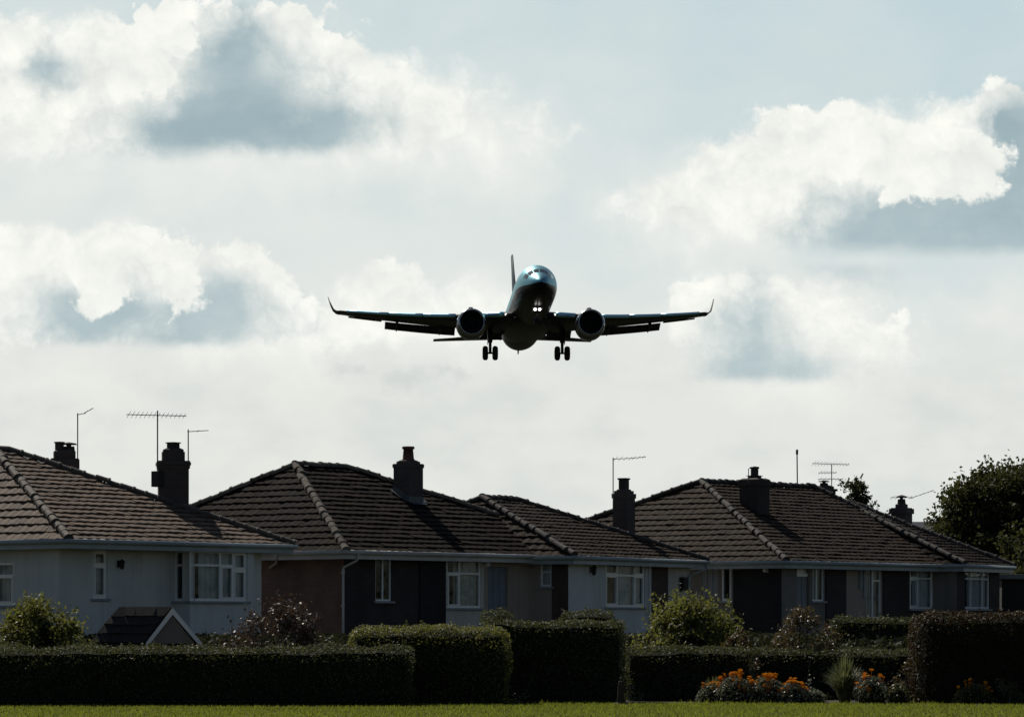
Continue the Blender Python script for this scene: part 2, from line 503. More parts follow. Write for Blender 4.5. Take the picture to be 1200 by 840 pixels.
M = {
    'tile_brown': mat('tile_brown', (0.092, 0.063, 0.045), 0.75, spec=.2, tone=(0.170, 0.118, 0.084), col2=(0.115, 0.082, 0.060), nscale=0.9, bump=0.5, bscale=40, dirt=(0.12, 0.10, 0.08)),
    'tile_dark': mat('tile_dark', (0.016, 0.0125, 0.0105), 0.85, spec=.05, tone=(0.033, 0.025, 0.020), col2=(0.021, 0.017, 0.0145), nscale=0.7, bump=0.5, bscale=40, dirt=(0.018, 0.018, 0.016)),  # cloud shade on the brick bungalow's roof is put into this dark tone
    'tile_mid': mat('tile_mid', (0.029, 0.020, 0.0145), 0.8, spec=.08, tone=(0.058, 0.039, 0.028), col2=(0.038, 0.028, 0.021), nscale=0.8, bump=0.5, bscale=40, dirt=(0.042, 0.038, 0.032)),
    'ridge_brown': mat('ridge_brown', (0.055, 0.042, 0.034), 0.75, tone=(0.12, 0.095, 0.075), bump=0.6, bscale=25, col2=(0.09, 0.08, 0.065), nscale=4),
    'ridge_grey': mat('ridge_grey', (0.06, 0.052, 0.045), 0.85, spec=.1, tone=(0.22, 0.19, 0.16), bump=0.6, bscale=25, col2=(0.20, 0.18, 0.155), nscale=6),
    'ridge_dark': mat('ridge_dark', (0.03, 0.026, 0.023), 0.8, tone=(0.075, 0.062, 0.052), bump=0.6, bscale=25, col2=(0.06, 0.055, 0.048), nscale=6),
    'render_white': mat('render_white', (0.74, 0.73, 0.70), 0.85, col2=(0.66, 0.655, 0.63), nscale=0.8, bump=0.4, bscale=60, streak=(0.50, 0.48, 0.44)),
    'render_cream': mat('render_cream', (0.68, 0.63, 0.54), 0.85, col2=(0.61, 0.565, 0.485), nscale=0.9, bump=0.4, bscale=60, streak=(0.46, 0.42, 0.36)),
    'render_pink': mat('render_pink', (0.43, 0.345, 0.285), 0.88, col2=(0.38, 0.305, 0.255), nscale=0.9, bump=0.4, bscale=60, streak=(0.29, 0.235, 0.20)),
    'render_grey': mat('render_grey', (0.25, 0.225, 0.20), 0.88, col2=(0.21, 0.19, 0.17), nscale=0.9, bump=0.4, bscale=60, streak=(0.16, 0.145, 0.13)),
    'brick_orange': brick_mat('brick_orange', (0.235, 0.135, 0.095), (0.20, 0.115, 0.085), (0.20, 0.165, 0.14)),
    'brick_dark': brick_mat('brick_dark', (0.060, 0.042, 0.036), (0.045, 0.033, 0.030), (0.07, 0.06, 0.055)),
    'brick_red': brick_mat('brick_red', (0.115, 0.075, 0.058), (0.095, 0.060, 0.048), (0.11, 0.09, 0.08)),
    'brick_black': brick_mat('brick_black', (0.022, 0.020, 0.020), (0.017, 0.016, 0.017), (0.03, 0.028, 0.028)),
    'brick_chimney': brick_mat('brick_chimney', (0.10, 0.074, 0.066), (0.08, 0.062, 0.058), (0.09, 0.08, 0.075)),
    'pot': mat('pot', (0.16, 0.062, 0.042), 0.8, col2=(0.09, 0.045, 0.035), nscale=5),
    'pot_black': mat('pot_black', (0.035, 0.030, 0.028), 0.8, col2=(0.05, 0.04, 0.035), nscale=5),
    'lead': mat('lead', (0.13, 0.15, 0.16), 0.5, metal=0.3, col2=(0.09, 0.10, 0.11), nscale=3),
    'white_frame': mat('white_frame', (0.90, 0.91, 0.90), 0.22, coat=.8, col2=(0.86, 0.87, 0.86), nscale=2),
    'gutter_grey': mat('gutter_grey', (0.42, 0.46, 0.47), 0.4, col2=(0.33, 0.37, 0.38), nscale=1.5),
    'gutter_white': mat('gutter_white', (0.62, 0.60, 0.56), 0.4, col2=(0.50, 0.48, 0.45), nscale=1.5),
    'gutter_dark': mat('gutter_dark', (0.20, 0.21, 0.21), 0.4, col2=(0.15, 0.16, 0.16), nscale=1.5),
    'soffit': mat('soffit', (0.22, 0.22, 0.21), 0.7, col2=(0.18, 0.175, 0.165), nscale=2),
    'sill': mat('sill', (0.34, 0.36, 0.37), 0.7, col2=(0.28, 0.30, 0.31), nscale=4),
    'curtain': mat('curtain', (0.80, 0.81, 0.82), 0.95, spec=0.1, col2=(0.66, 0.68, 0.70), nscale=3),
    'curtain_warm': mat('curtain_warm', (0.80, 0.78, 0.72), 0.95, spec=0.1, col2=(0.66, 0.64, 0.58), nscale=5),
    'door_blue': mat('door_blue', (0.22, 0.25, 0.285), 0.5, col2=(0.19, 0.22, 0.25), nscale=2),
    'door_dark': mat('door_dark', (0.05, 0.055, 0.06), 0.5),
    'panel_grey': mat('panel_grey', (0.26, 0.28, 0.29), 0.6, col2=(0.22, 0.24, 0.25), nscale=2),
    'black_metal': mat('black_metal', (0.02, 0.02, 0.022), 0.45, metal=0.4),
    'aerial_metal': mat('aerial_metal', (0.10, 0.105, 0.11), 0.45, metal=0.7),
    'felt_black': mat('felt_black', (0.020, 0.019, 0.019), 0.9, col2=(0.03, 0.028, 0.027), nscale=6, bump=0.5, bscale=50),
    'wood_dark': mat('wood_dark', (0.030, 0.024, 0.018), 0.85, col2=(0.05, 0.04, 0.03), nscale=8, bump=0.6, bscale=30),
    'bark': mat('bark', (0.055, 0.042, 0.032), 0.9, col2=(0.09, 0.07, 0.055), nscale=6, bump=0.9, bscale=18),
    'slate_blue': mat('slate_blue', (0.075, 0.080, 0.115), 0.6, col2=(0.06, 0.065, 0.09), nscale=2),
    'glass': glass_mat('glass'),
    'room_dark': mat('room_dark', (0.06, 0.055, 0.05), 0.9),
    'soil': mat('soil', (0.030, 0.023, 0.016), 0.95, col2=(0.045, 0.036, 0.025), nscale=3, bump=0.8, bscale=8),
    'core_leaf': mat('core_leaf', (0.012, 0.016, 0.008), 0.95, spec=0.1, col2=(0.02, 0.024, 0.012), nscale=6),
    'stem': mat('stem', (0.04, 0.045, 0.02), 0.8),
    'hedge': leaf_mat('hedge', (0.034, 0.042, 0.024), (0.085, 0.092, 0.045), (0.16, 0.17, 0.05), 0.22, rough=.6, spec=.25),
    'hedge_yellow': leaf_mat('hedge_yellow', (0.036, 0.046, 0.018), (0.115, 0.120, 0.044), (0.30, 0.30, 0.07), 0.3, rough=.55, spec=.3),
    'hedge_rust': leaf_mat('hedge_rust', (0.018, 0.019, 0.010), (0.040, 0.033, 0.016), (0.10, 0.058, 0.020), 0.18, rough=.6, spec=.2),
    'leaf_lime': leaf_mat('leaf_lime', (0.030, 0.038, 0.014), (0.125, 0.135, 0.045), (0.30, 0.31, 0.065), 0.30, rough=.55, spec=.3),
    'leaf_mid': leaf_mat('leaf_mid', (0.032, 0.042, 0.018), (0.080, 0.092, 0.038), (0.16, 0.18, 0.05), 0.3),
    'leaf_purple': leaf_mat('leaf_purple', (0.034, 0.028, 0.022), (0.090, 0.070, 0.055), (0.12, 0.075, 0.045), 0.22, rough=0.5, spec=0.45),
    'leaf_brown': leaf_mat('leaf_brown', (0.034, 0.030, 0.016), (0.085, 0.070, 0.036), (0.17, 0.12, 0.05), 0.3),
    'leaf_grey': leaf_mat('leaf_grey', (0.060, 0.068, 0.052), (0.16, 0.17, 0.14), (0.20, 0.22, 0.13), 0.3),
    'leaf_tree': leaf_mat('leaf_tree', (0.026, 0.030, 0.012), (0.062, 0.066, 0.030), (0.12, 0.13, 0.035), 0.25, rough=0.65, spec=.2),
    'reed': leaf_mat('reed', (0.060, 0.070, 0.034), (0.135, 0.145, 0.075), (0.24, 0.26, 0.10), 0.35),
    'petal': leaf_mat('petal', (0.62, 0.17, 0.008), (0.80, 0.36, 0.012), (0.85, 0.33, 0.008), 0.42, rough=.8, spec=.05),
    'petal_white': leaf_mat('petal_white', (0.5, 0.5, 0.46), (0.65, 0.65, 0.6), (0.6, 0.6, 0.5), 0.4),
    'grass': leaf_mat('grass', (0.055, 0.072, 0.014), (0.108, 0.124, 0.026), (0.27, 0.31, 0.035), 0.48, rough=0.55, spec=.3),
    'plane_paint': mat('plane_paint', (0.20, 0.46, 0.54), 0.45, metal=0.75, spec=0.4, col2=(0.18, 0.43, 0.51), nscale=0.5),
    'slat_sheen': mat('slat_sheen', (0.45, 0.80, 0.95), 0.42, metal=0.9, col2=(0.42, 0.76, 0.90), nscale=0.5),
    'added_cover_leaf': leaf_mat('added_cover_leaf', (0.020, 0.026, 0.012), (0.050, 0.055, 0.026), (0.07, 0.08, 0.03), 0.15, rough=.7, spec=.15),
    'tail_paint': mat('tail_paint', (0.014, 0.050, 0.075), 0.55, spec=.25, col2=(0.012, 0.044, 0.066), nscale=0.5),
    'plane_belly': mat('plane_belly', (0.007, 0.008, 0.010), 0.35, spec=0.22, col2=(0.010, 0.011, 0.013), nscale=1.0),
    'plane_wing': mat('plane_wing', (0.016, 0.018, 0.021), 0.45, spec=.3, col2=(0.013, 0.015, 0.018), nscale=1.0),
    'plane_metal': mat('plane_metal', (0.40, 0.42, 0.44), 0.22, metal=0.95),
    'nacelle': mat('nacelle', (0.028, 0.032, 0.038), 0.3, spec=0.4, coat=0.2),
    'plane_dark': mat('plane_dark', (0.012, 0.012, 0.014), 0.5),
    'tyre': mat('tyre', (0.012, 0.012, 0.012), 0.85),
    'cockpit_glass': mat('cockpit_glass', (0.01, 0.012, 0.015), 0.05, spec=0.8, coat=0.5),
    'lamp': emit_mat('lamp', (1.0, 0.96, 0.88), 6.0),
    'navlight': emit_mat('navlight', (1.0, 1.0, 0.95), 2.0),
}

# ------------------------------------------------------------------ ground, lawn
def ground_z(x, y):
    t = min(1.0, max(0.0, (y - 80.5) / 7.5))
    t = t * t * (3 - 2 * t)
    return 1.25 * t


def build_ground():
    ys = [-60, 0, 40, 60, 70, 76, 79, 80.5] + [80.5 + 0.75 * i for i in range(1, 11)] + [92, 110, 140, 200, 400, 900, 2500, 9000]
    xs = [-6000, -1500, -400, -120, -60, -30, -15, 0, 15, 30, 60, 120, 400, 1500, 6000]
    mb = MB()
    for y in ys:
        for x in xs:
            mb.v.append((x, y, ground_z(x, y) - 0.01))
    n = len(xs)
    for j in range(len(ys) - 1):
        for i in range(n - 1):
            mb.f.append((j * n + i, j * n + i + 1, (j + 1) * n + i + 1, (j + 1) * n + i)); mb.tone.append(.5)
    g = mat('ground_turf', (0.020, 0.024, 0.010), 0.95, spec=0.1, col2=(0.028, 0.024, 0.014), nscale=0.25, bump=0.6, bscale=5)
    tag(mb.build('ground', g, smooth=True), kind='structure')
    # mown lawn in front, its far edge cut by the beds
    mb = MB()
    edge = [(-40, 74.4), (-11.5, 74.3), (-2.3, 74.4), (-1.6, 75.3), (0.2, 75.6), (2.4, 77.0), (3.4, 77.4), (4.0, 76.6), (6, 76.4), (9, 76.0), (12, 75.2), (40, 75.0)]
    for (x0, y0), (x1, y1) in zip(edge[:-1], edge[1:]):
        k = max(1, int((x1 - x0) / 0.6))
        for i in range(k):
            a, b = x0 + (x1 - x0) * i / k, x0 + (x1 - x0) * (i + 1) / k
            ya, yb = y0 + (y1 - y0) * i / k, y0 + (y1 - y0) * (i + 1) / k
            ya += 0.12 * mnoise.noise((a * 1.3, 0, 0)); yb += 0.12 * mnoise.noise((b * 1.3, 0, 0))
            mb.quad((a, -20, 0), (b, -20, 0), (b, 55, 0.0), (a, 55, 0.0))
            mb.quad((a, 55, 0), (b, 55, 0), (b, yb, 0.0), (a, ya, 0.0))
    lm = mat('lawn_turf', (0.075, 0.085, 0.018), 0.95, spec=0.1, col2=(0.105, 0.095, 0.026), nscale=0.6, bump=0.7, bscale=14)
    tag(mb.build('lawn', lm), kind='structure')
    # soil of the beds behind the lawn edge
    mb = MB()
    mb.quad((-14, 73.6, -0.004), (14, 73.6, -0.004), (14, 80.4, -0.004), (-14, 80.4, -0.004))
    tag(mb.build('flower_bed_soil', M['soil']), kind='structure')
    # grass blades standing on the lawn
    n = 70000
    y = 62.0 + (77.0 - 62.0) * RNG.random(n) ** 0.8
    x = (RNG.random(n) - 0.5) * 23.5
    ex = np.interp(x, [e[0] for e in edge], [e[1] for e in edge]) + 0.12
    keep = y < ex
    x, y = x[keep], y[keep]
    n = len(x)
    h = 0.030 + 0.035 * RNG.random(n) ** 2
    near = (ex[keep] - y) < 0.35
    h[near] *= 1.0 + 1.2 * RNG.random(near.sum())
    w = 0.006 + 0.010 * RNG.random(n)
    a = RNG.random(n) * np.pi
    lean = (RNG.random((n, 2)) - 0.5) * h[:, None] * 1.3
    v = np.zeros((n, 3, 3), dtype=np.float32)
    v[:, 0] = np.stack([x - w * np.cos(a), y - w * np.sin(a), np.zeros(n)], 1)
    v[:, 1] = np.stack([x + w * np.cos(a), y + w * np.sin(a), np.zeros(n)], 1)
    v[:, 2] = np.stack([x + lean[:, 0], y + lean[:, 1], h], 1)
    raw_mesh('grass', v.reshape(-1, 3), 3, M['grass'], RNG.random(n), kind='stuff')


def raw_mesh(name, verts, k, m, tone, parent=None, kind=None):
    """many loose k-gons as one mesh, fast"""
    nv = len(verts); nf = nv // k
    me = bpy.data.meshes.new(name)
    me.vertices.add(nv)
    me.vertices.foreach_set('co', np.ascontiguousarray(verts, dtype=np.float32).ravel())
    me.loops.add(nv)
    me.loops.foreach_set('vertex_index', np.arange(nv, dtype=np.int32))
    me.polygons.add(nf)
    me.polygons.foreach_set('loop_start', np.arange(0, nv, k, dtype=np.int32))
    me.polygons.foreach_set('loop_total', np.full(nf, k, dtype=np.int32))
    at = me.attributes.new('tone', 'FLOAT', 'FACE')
    at.data.foreach_set('value', np.asarray(tone, dtype=np.float32))
    me.update(calc_edges=True)
    me.materials.append(m)
    o = bpy.data.objects.new(name, me)
    COL.objects.link(o)
    if parent is not None: o.parent = parent
    if kind: o['kind'] = kind
    return o


# ------------------------------------------------------------------ tiled roofs
def tile_face(mb, A, B, C, D, tile_w=0.30, course=0.275, sub=5):
    """one roof slope: lower edge A-B, upper edge D-C, laid with stepped courses of pantiles"""
    A, B, C, D = map(Vector, (A, B, C, D))
    u = (B - A).normalized()
    nrm = (B - A).cross(D - A).normalized()
    if nrm.z < 0: nrm = -nrm
    w = nrm.cross(u)
    if w.z < 0: w = -w
    S = (D - A).dot(w)
    lu, lt = 0.0, (D - A).dot(u)
    ru, rt = (B - A).dot(u), (C - A).dot(u)
    Lf = lambda s: lu + (lt - lu) * min(1, max(0, s / S))
    Rf = lambda s: ru + (rt - ru) * min(1, max(0, s / S))
    rows = max(3, round(S / course))
    hh = S / rows
    base = len(mb.v)

    def at(uu, s, h): return tuple(A + u * uu + w * s + nrm * h)
    # solid deck under the tiles
    mb.quad(at(Lf(0), 0, -0.03), at(Rf(0), 0, -0.03), at(Rf(S), S, -0.03), at(Lf(S), S, -0.03), tone=0.2)
    for i in range(rows):
        s0, s1 = i * hh - 0.02, (i + 1) * hh + 0.01
        l0, r0, l1, r1 = Lf(s0), Rf(s0), Lf(min(s1, S)), Rf(min(s1, S))
        k0 = math.floor(min(l0, l1) / tile_w); k1 = math.ceil(max(r0, r1) / tile_w)
        sag = 0.010 * mnoise.noise((i * 0.7, A.x, 1.0))
        for k in range(k0, k1):
            tj = random.gauss(0, 0.006) + (random.random() < 0.03) * random.uniform(0.0, 0.018)
            tone = random.random()
            dr = random.gauss(0, 0.008)
            for q in range(sub):
                ua, ub = (k + q / sub) * tile_w, (k + (q + 1) / sub) * tile_w
                cl = lambda v_, a, b: min(max(v_, a), b)
                pa0, pb0 = cl(ua, l0, r0), cl(ub, l0, r0)
                pa1, pb1 = cl(ua, l1, r1), cl(ub, l1, r1)
                if pb0 - pa0 < 1e-4 and pb1 - pa1 < 1e-4: continue
                bump = lambda f: 0.008 * math.sin(2 * math.pi * f)
                ha, hb = bump(q / sub), bump((q + 1) / sub)
                z0, z1 = 0.060 + tj + sag, 0.020 + tj * 0.3
                mb.quad(at(pa0, s0 + dr, z0 + ha), at(pb0, s0 + dr, z0 + hb), at(pb1, s1, z1 + hb), at(pa1, s1, z1 + ha), tone=tone)
                mb.quad(at(pa0, s0 + dr + .006, -0.02), at(pb0, s0 + dr + .006, -0.02), at(pb0, s0 + dr, z0 + hb), at(pa0, s0 + dr, z0 + ha), tone=tone * 0.7)


def cap_line(mb, A, B, rad=0.105, seg=0.34, lift=0.045):
    """half-round ridge / hip tiles bedded in mortar along A-B (from the low end up)"""
    A, B = Vector(A), Vector(B)
    t = (B - A); ln = t.length; t.normalize()
    side = t.cross(Vector((0, 0, 1))).normalized()
    up = side.cross(t).normalized()
    n = max(1, round(ln / seg)); st = ln / n
    for k in range(n):
        r0 = rad * (1.06 + 0.08 * random.random()); r1 = rad * 0.9
        j = random.gauss(0, 0.010); j2 = random.gauss(0, 0.012)
        rr = []
        for s, r in ((k * st - 0.03, r0), (k * st + 0.035, r0), (k * st + 0.05, r1 * 1.02), ((k + 1) * st + 0.02, r1)):
            ring = []
            for q in range(9):
                a = math.pi * (q / 8.0) * 1.16 - math.pi * 0.08
                ring.append(A + t * s + side * (math.cos(a) * r * 1.12 + j2) + up * (math.sin(a) * r + lift + j))
            rr.append(ring)
        i = len(mb.v); tone = random.random()
        mb.rings(rr, cap=True, closed=True)
        for q in range(1, 30): mb.tone[-q] = tone


class House:
    def __init__(self, name, label, cat, fl_px, d, E, phi, L, D, ridge, of=0.45, os=0.45, base=1.25, tile='tile_dark', cap='ridge_dark', gutter='gutter_grey', group=None, tile_w=0.30):
        self.phi = R(phi)
        self.dv = Vector((math.cos(self.phi), math.sin(self.phi), 0)); self.nv = Vector((-math.sin(self.phi), math.cos(self.phi), 0))
        self.O = Vector(((fl_px - 600) * d / F, d, base))
        self.base = base; self.L, self.D, self.of, self.os = L, D, of, os
        self.e = CAMZ + E - base
        self.root = empty(name, self.O, self.phi)
        tag(self.root, label, cat, group)
        self.gut = M[gutter]
        x1, x2, y, zr = ridge
        zr = CAMZ + zr - 0.07 - base
        self.ridge = (x1, x2, y, zr)
        e = self.e
        FL, FR, BR, BL = (0, 0, e), (L, 0, e), (L, D, e), (0, D, e)
        RL, RR = (x1, y, zr), (x2, y, zr)
        mb = MB()
        tile_face(mb, FL, FR, RR, RL, tile_w)
        tile_face(mb, BL, FL, RL, RL, tile_w)
        tile_face(mb, FR, BR, RR, RR, tile_w, sub=2)
        tile_face(mb, BR, BL, RL, RR, tile_w, sub=2)
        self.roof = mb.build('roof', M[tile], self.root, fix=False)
        mb = MB()
        for a, b in ((FL, RL), (FR, RR), (BL, RL), (BR, RR), (RL, RR)):
            if (Vector(a) - Vector(b)).length > 0.2: cap_line(mb, a, b)
        mb.build('hip_tiles', M[cap], self.roof, smooth=False)
        # eaves: fascia, soffit, gutter on all sides
        g = MB(); fz = MB(); sf = MB()
        for a, b in ((FL, FR), (BL, FL), (FR, BR), (BR, BL)):
            a, b = Vector(a), Vector(b)
            t = (b - a).normalized(); o = Vector((t.y, -t.x, 0))
            g.tube([a + o * .055 - t * .05 + Vector((0, 0, -.035)), b + o * .055 + t * .05 + Vector((0, 0, -.035))], 0.062, 10)
        sf.box(0.03, L - .03, 0.03, D - .03, e - 0.20, e - 0.17)
        fz.box(0, L, -0.002, 0.028, e - 0.22, e - 0.045); fz.box(-0.002, 0.028, 0.028, D - .028, e - 0.22, e - 0.045)
        fz.box(L - .028, L + 0.002, 0.028, D - .028, e - 0.22, e - 0.045); fz.box(0, L, D - .028, D + .002, e - 0.22, e - 0.045)
        g.build('gutter', self.gut, self.root, smooth=True)
        fz.build('fascia', self.gut, self.root)
        sf.build('soffit', M['soffit'], self.root)
        self.ztop = e - 0.18
        self.zbot = -0.35

    # --- rays through photo pixels, met with the wall planes
    def ray(self, px, plane, off=0.0):
        r = Vector(((px - 600) / F, 1.0, 0))
        a = Vector((r.dot(self.dv), r.dot(self.nv)))
        o2 = Vector((self.O.x, self.O.y, 0))
        b = Vector((o2.dot(self.dv), o2.dot(self.nv)))
        if plane == 'front':
            k = (self.of - off + b.y) / a.y; return k * a.x - b.x, k
        k = (self.os - off + b.x) / a.x; return k * a.y - b.y, k

    def t(self, px, plane='front', off=0.0): return self.ray(px, plane, off)[0]

    def z(self, px, py, plane='front', off=0.0):
        k = self.ray(px, plane, off)[1]
        return CAMZ + (HORIZON - py) * k / F - self.base

    def pt(self, plane, t, off, z):
        return (t, self.of - off, z) if plane == 'front' else (self.os - off, t, z)

    def pbox(self, mb, plane, t0, t1, o0, o1, z0, z1):
        if t0 > t1: t0, t1 = t1, t0
        if plane == 'front': mb.box(t0, t1, self.of - o1, self.of - o0, z0, z1)
        else: mb.box(self.os - o1, self.os - o0, t0, t1, z0, z1)

    def wall(self, plane, px0, px1, m, holes=(), off=0.0, label=None, z1=None, z0=None, t0=None, t1=None, thick=0.26, caps=True):
        """a stretch of wall between two pixels with real openings; holes are (t0,t1,z0,z1)"""
        a = self.t(px0, plane, off) if t0 is None else t0
        b = self.t(px1, plane, off) if t1 is None else t1
        if a > b: a, b = b, a
        lo = self.zbot if z0 is None else z0
        hi = self.ztop if z1 is None else z1
        ts = sorted({a, b} | {q for h in holes for q in h[:2] if a < q < b})
        zs = sorted({lo, hi} | {q for h in holes for q in h[2:] if lo < q < hi})
        mb = MB()
        inside = lambda tm, zm: any(h[0] < tm < h[1] and h[2] < zm < h[3] for h in holes)
        for i in range(len(ts) - 1):
            for j in range(len(zs) - 1):
                if inside((ts[i] + ts[i + 1]) / 2, (zs[j] + zs[j + 1]) / 2): continue
                for o in (off, off - thick):
                    mb.quad(*[self.pt(plane, tt, o, zz) for tt, zz in ((ts[i], zs[j]), (ts[i + 1], zs[j]), (ts[i + 1], zs[j + 1]), (ts[i], zs[j + 1]))])
        rv = [(h, thick) for h in holes]
        if off > 0 and caps: rv.append(((a, b, lo, hi), off))
        for (h0, h1, g0, g1), dp in rv:
            for (ta, za), (tb, zb) in (((h0, g0), (h1, g0)), ((h1, g0), (h1, g1)), ((h1, g1), (h0, g1)), ((h0, g1), (h0, g0))):
                mb.quad(self.pt(plane, ta, off, za), self.pt(plane, tb, off, zb), self.pt(plane, tb, off - dp, zb), self.pt(plane, ta, off - dp, za))
        o = mb.build('wall', M[m], self.root, fix=False)
        if label: o['label'] = label
        return o

    def rect(self, plane, px0, px1, py0, py1, off=0.0):
        a, b = self.t(px0, plane, off), self.t(px1, plane, off)
        pm = (px0 + px1) / 2
        z1, z0 = self.z(pm, py0, plane, off), self.z(pm, py1, plane, off)
        return (min(a, b), max(a, b), z0, z1)

    def window(self, plane, hole, cols, off=0.0, curtain='curtain', kind='net', sill=True, frame='white_frame', fw=0.065, label=None, sill_over=0.08):
        """cols: (width share, transom share from the top or None, casement?) from low t to high t"""
        t0, t1, z0, z1 = hole
        rec = off - 0.035
        fr, gl = MB(), MB()
        B = lambda a, b, c, d, o=0.0, dep=0.06: self.pbox(fr, plane, a, b, rec - dep + o, rec + o, c, d)
        B(t0, t1, z0, z0 + fw); B(t0, t1, z1 - fw, z1); B(t0, t0 + fw, z0 + fw, z1 - fw); B(t1 - fw, t1, z0 + fw, z1 - fw)
        tot = sum(c[0] for c in cols); x = t0 + fw
        W = t1 - t0 - 2 * fw
        for i, (sh, tr, cas) in enumerate(cols):
            xe = x + W * sh / tot
            a, b = x, xe
            if i < len(cols) - 1:
                B(xe - fw * .45, xe + fw * .45, z0 + fw, z1 - fw, 0.002); b = xe - fw * .45
            if i > 0: a = x + fw * .45
            cells = [(z0 + fw, z1 - fw)]
            if tr:
                zt = z1 - fw - (z1 - z0 - 2 * fw) * tr
                B(a, b, zt - fw * .45, zt + fw * .45, 0.001)
                cells = [(z0 + fw, zt - fw * .45), (zt + fw * .45, z1 - fw)]
            for ci, (c0, c1) in enumerate(cells):
                if cas and ci < (1 if cas == 1 else 2):   # opening casement: an inner sash
                    s = fw * 0.6
                    for q in ((a, b, c0, c0 + s), (a, b, c1 - s, c1), (a, a + s, c0 + s, c1 - s), (b - s, b, c0 + s, c1 - s)): B(*q, 0.018, 0.05)
            x = xe
        f = fr.build('window', M[frame], self.root, fix=False)
        if label: f['label'] = label
        q = rec - 0.035
        cn = [(t0 + .02, z0 + .02), (t1 - .02, z0 + .02), (t1 - .02, z1 - .02), (t0 + .02, z1 - .02)]
        gl.quad(*[self.pt(plane, a, q, b) for a, b in (cn if plane == 'front' else cn[::-1])])      # faces outwards
        gl.build('pane', M['glass'], f, fix=False)
        if kind:
            cu = MB()
            def sheet(a, b, dep, amp, top, bot, freq):
                n = max(8, int((b - a) * 46)); pr = None
                ph = random.random() * 6
                for i in range(n + 1):
                    tt = a + (b - a) * i / n
                    dd = dep + amp * (math.sin(tt * freq + ph) + 0.5 * math.sin(tt * freq * 2.3 + 1 + ph * 2))
                    cur = (tt, dd)
                    if pr:
                        cu.quad(self.pt(plane, pr[0], pr[1], bot), self.pt(plane, cur[0], cur[1], bot), self.pt(plane, cur[0], cur[1], top), self.pt(plane, pr[0], pr[1], top))
                    pr = cur
            if kind in ('net', 'both'):
                sheet(t0 + (t1 - t0) * (0 if kind == 'net' else random.choice((0, .22, .3))), t1, rec - .13, .026, z1 - (z1 - z0) * random.uniform(0.0, 0.16), z0 + .04, 27)
            if kind in ('drapes', 'both'):
                w = (t1 - t0) * random.uniform(.14, .2)
                sheet(t0, t0 + w, rec - .17, .03, z1, z0, 30); sheet(t1 - w * 1.1, t1, rec - .17, .03, z1, z0, 30)
            if kind == 'half':
                sheet(t0 + (t1 - t0) * .42, t1, rec - .2, .02, z1, z0, 36)
            cu.build('curtain', M[curtain], f, smooth=True, fix=False)
        if sill:
            s = MB()
            self.pbox(s, plane, t0 - sill_over, t1 + sill_over, off - .10, off + .07, z0 - .065, z0 - .002)
            s.build('sill', M['sill'], f, bevel=.01)
        return f

    def panel(self, name, plane, hole, m, off=0.0, depth=0.05, ribs=0, label=None, rec=0.09):
        t0, t1, z0, z1 = hole
        mb = MB()
        self.pbox(mb, plane, t0, t1, off - rec - depth, off - rec, z0, z1)
        if ribs:
            w = (t1 - t0) / ribs
            for i in range(ribs):
                self.pbox(mb, plane, t0 + w * i + w * .08, t0 + w * (i + 1) - w * .08, off - rec, off - rec + .018, z0 + .04, z1 - .04)
        o = mb.build(name, M[m], self.root)
        if label: o['label'] = label
        return o

    def downpipe(self, plane, px, m=None, neck=None, off=0.0, r=0.034, z0=None):
        t = self.t(px, plane, off)
        tn = self.t(neck, plane, off + .3) if neck else t
        over = self.of if plane == 'front' else self.os
        e = self.e
        mb = MB()
        mb.tube([self.pt(plane, tn, over + .055, e - .06), self.pt(plane, tn, over + .055, e - .20), self.pt(plane, tn + (t - tn) * .06, over * .93 + .05, e - .26), self.pt(plane, t, off + .07, e - .44), self.pt(plane, t, off + .055, e - .54), self.pt(plane, t, off + .055, self.zbot if z0 is None else z0)], r, 10)
        for zz in (e - .6, e - 1.5):
            self.pbox(mb, plane, t - .055, t + .055, off + .012, off + .062, zz - .02, zz + .02)
        mb.tube([self.pt(plane, t, off + .055, e - .50), self.pt(plane, t, off + .055, e - .60)], r * 1.3, 10)
        return mb.build('downpipe', m or self.gut, self.root, smooth=False)

    def lantern(self, plane, px, py, m='black_metal', h=0.26, off=0.0, globe=False):
        t = self.t(px, plane, off); z = self.z(px, py, plane, off)
        mb = MB()
        self.pbox(mb, plane, t - .05, t + .05, off + .0, off + .025, z - .07, z + .10)
        c = self.pt(plane, t, off + .12, z)
        if globe:
            mb.lathe([(-.07, .01), (-.06, .05), (0, .075), (.06, .05), (.07, .01)], c=c, n=12, cap=True)
        else:
            mb.lathe([(-h / 2, .02), (-h / 2 + .03, .055), (h / 2 - .08, .075), (h / 2 - .07, .09), (h / 2, .015)], c=c, n=6, cap=True)
        mb.tube([self.pt(plane, t, off + .02, z + .06), self.pt(plane, t, off + .12, z + h / 2)], .012, 6)
        return mb.build('lantern', M[m], self.root)

    def roof_hit(self, px, py):
        """where the sight line through a pixel meets the front slope"""
        x1, x2, y, zr = self.ridge
        r = Vector(((px - 600) / F, 1.0, (HORIZON - py) / F))
        a = Vector((r.dot(self.dv), r.dot(self.nv), r.z))
        b = Vector((self.O.dot(self.dv), self.O.dot(self.nv), self.base))
        sl = (zr - self.e) / y
        # z = e + sl*y
        k = (self.e + sl * (-b.y) - (CAMZ - self.base)) / (a.z - sl * a.y)
        return Vector((k * a.x - b.x, k * a.y - b.y, k * a.z + CAMZ - self.base))

    def local(self, px, d):
        w = Vector(((px - 600) * d / F, d, 0)); o = Vector((self.O.x, self.O.y, 0))
        return Vector(((w - o).dot(self.dv), (w - o).dot(self.nv), 0))

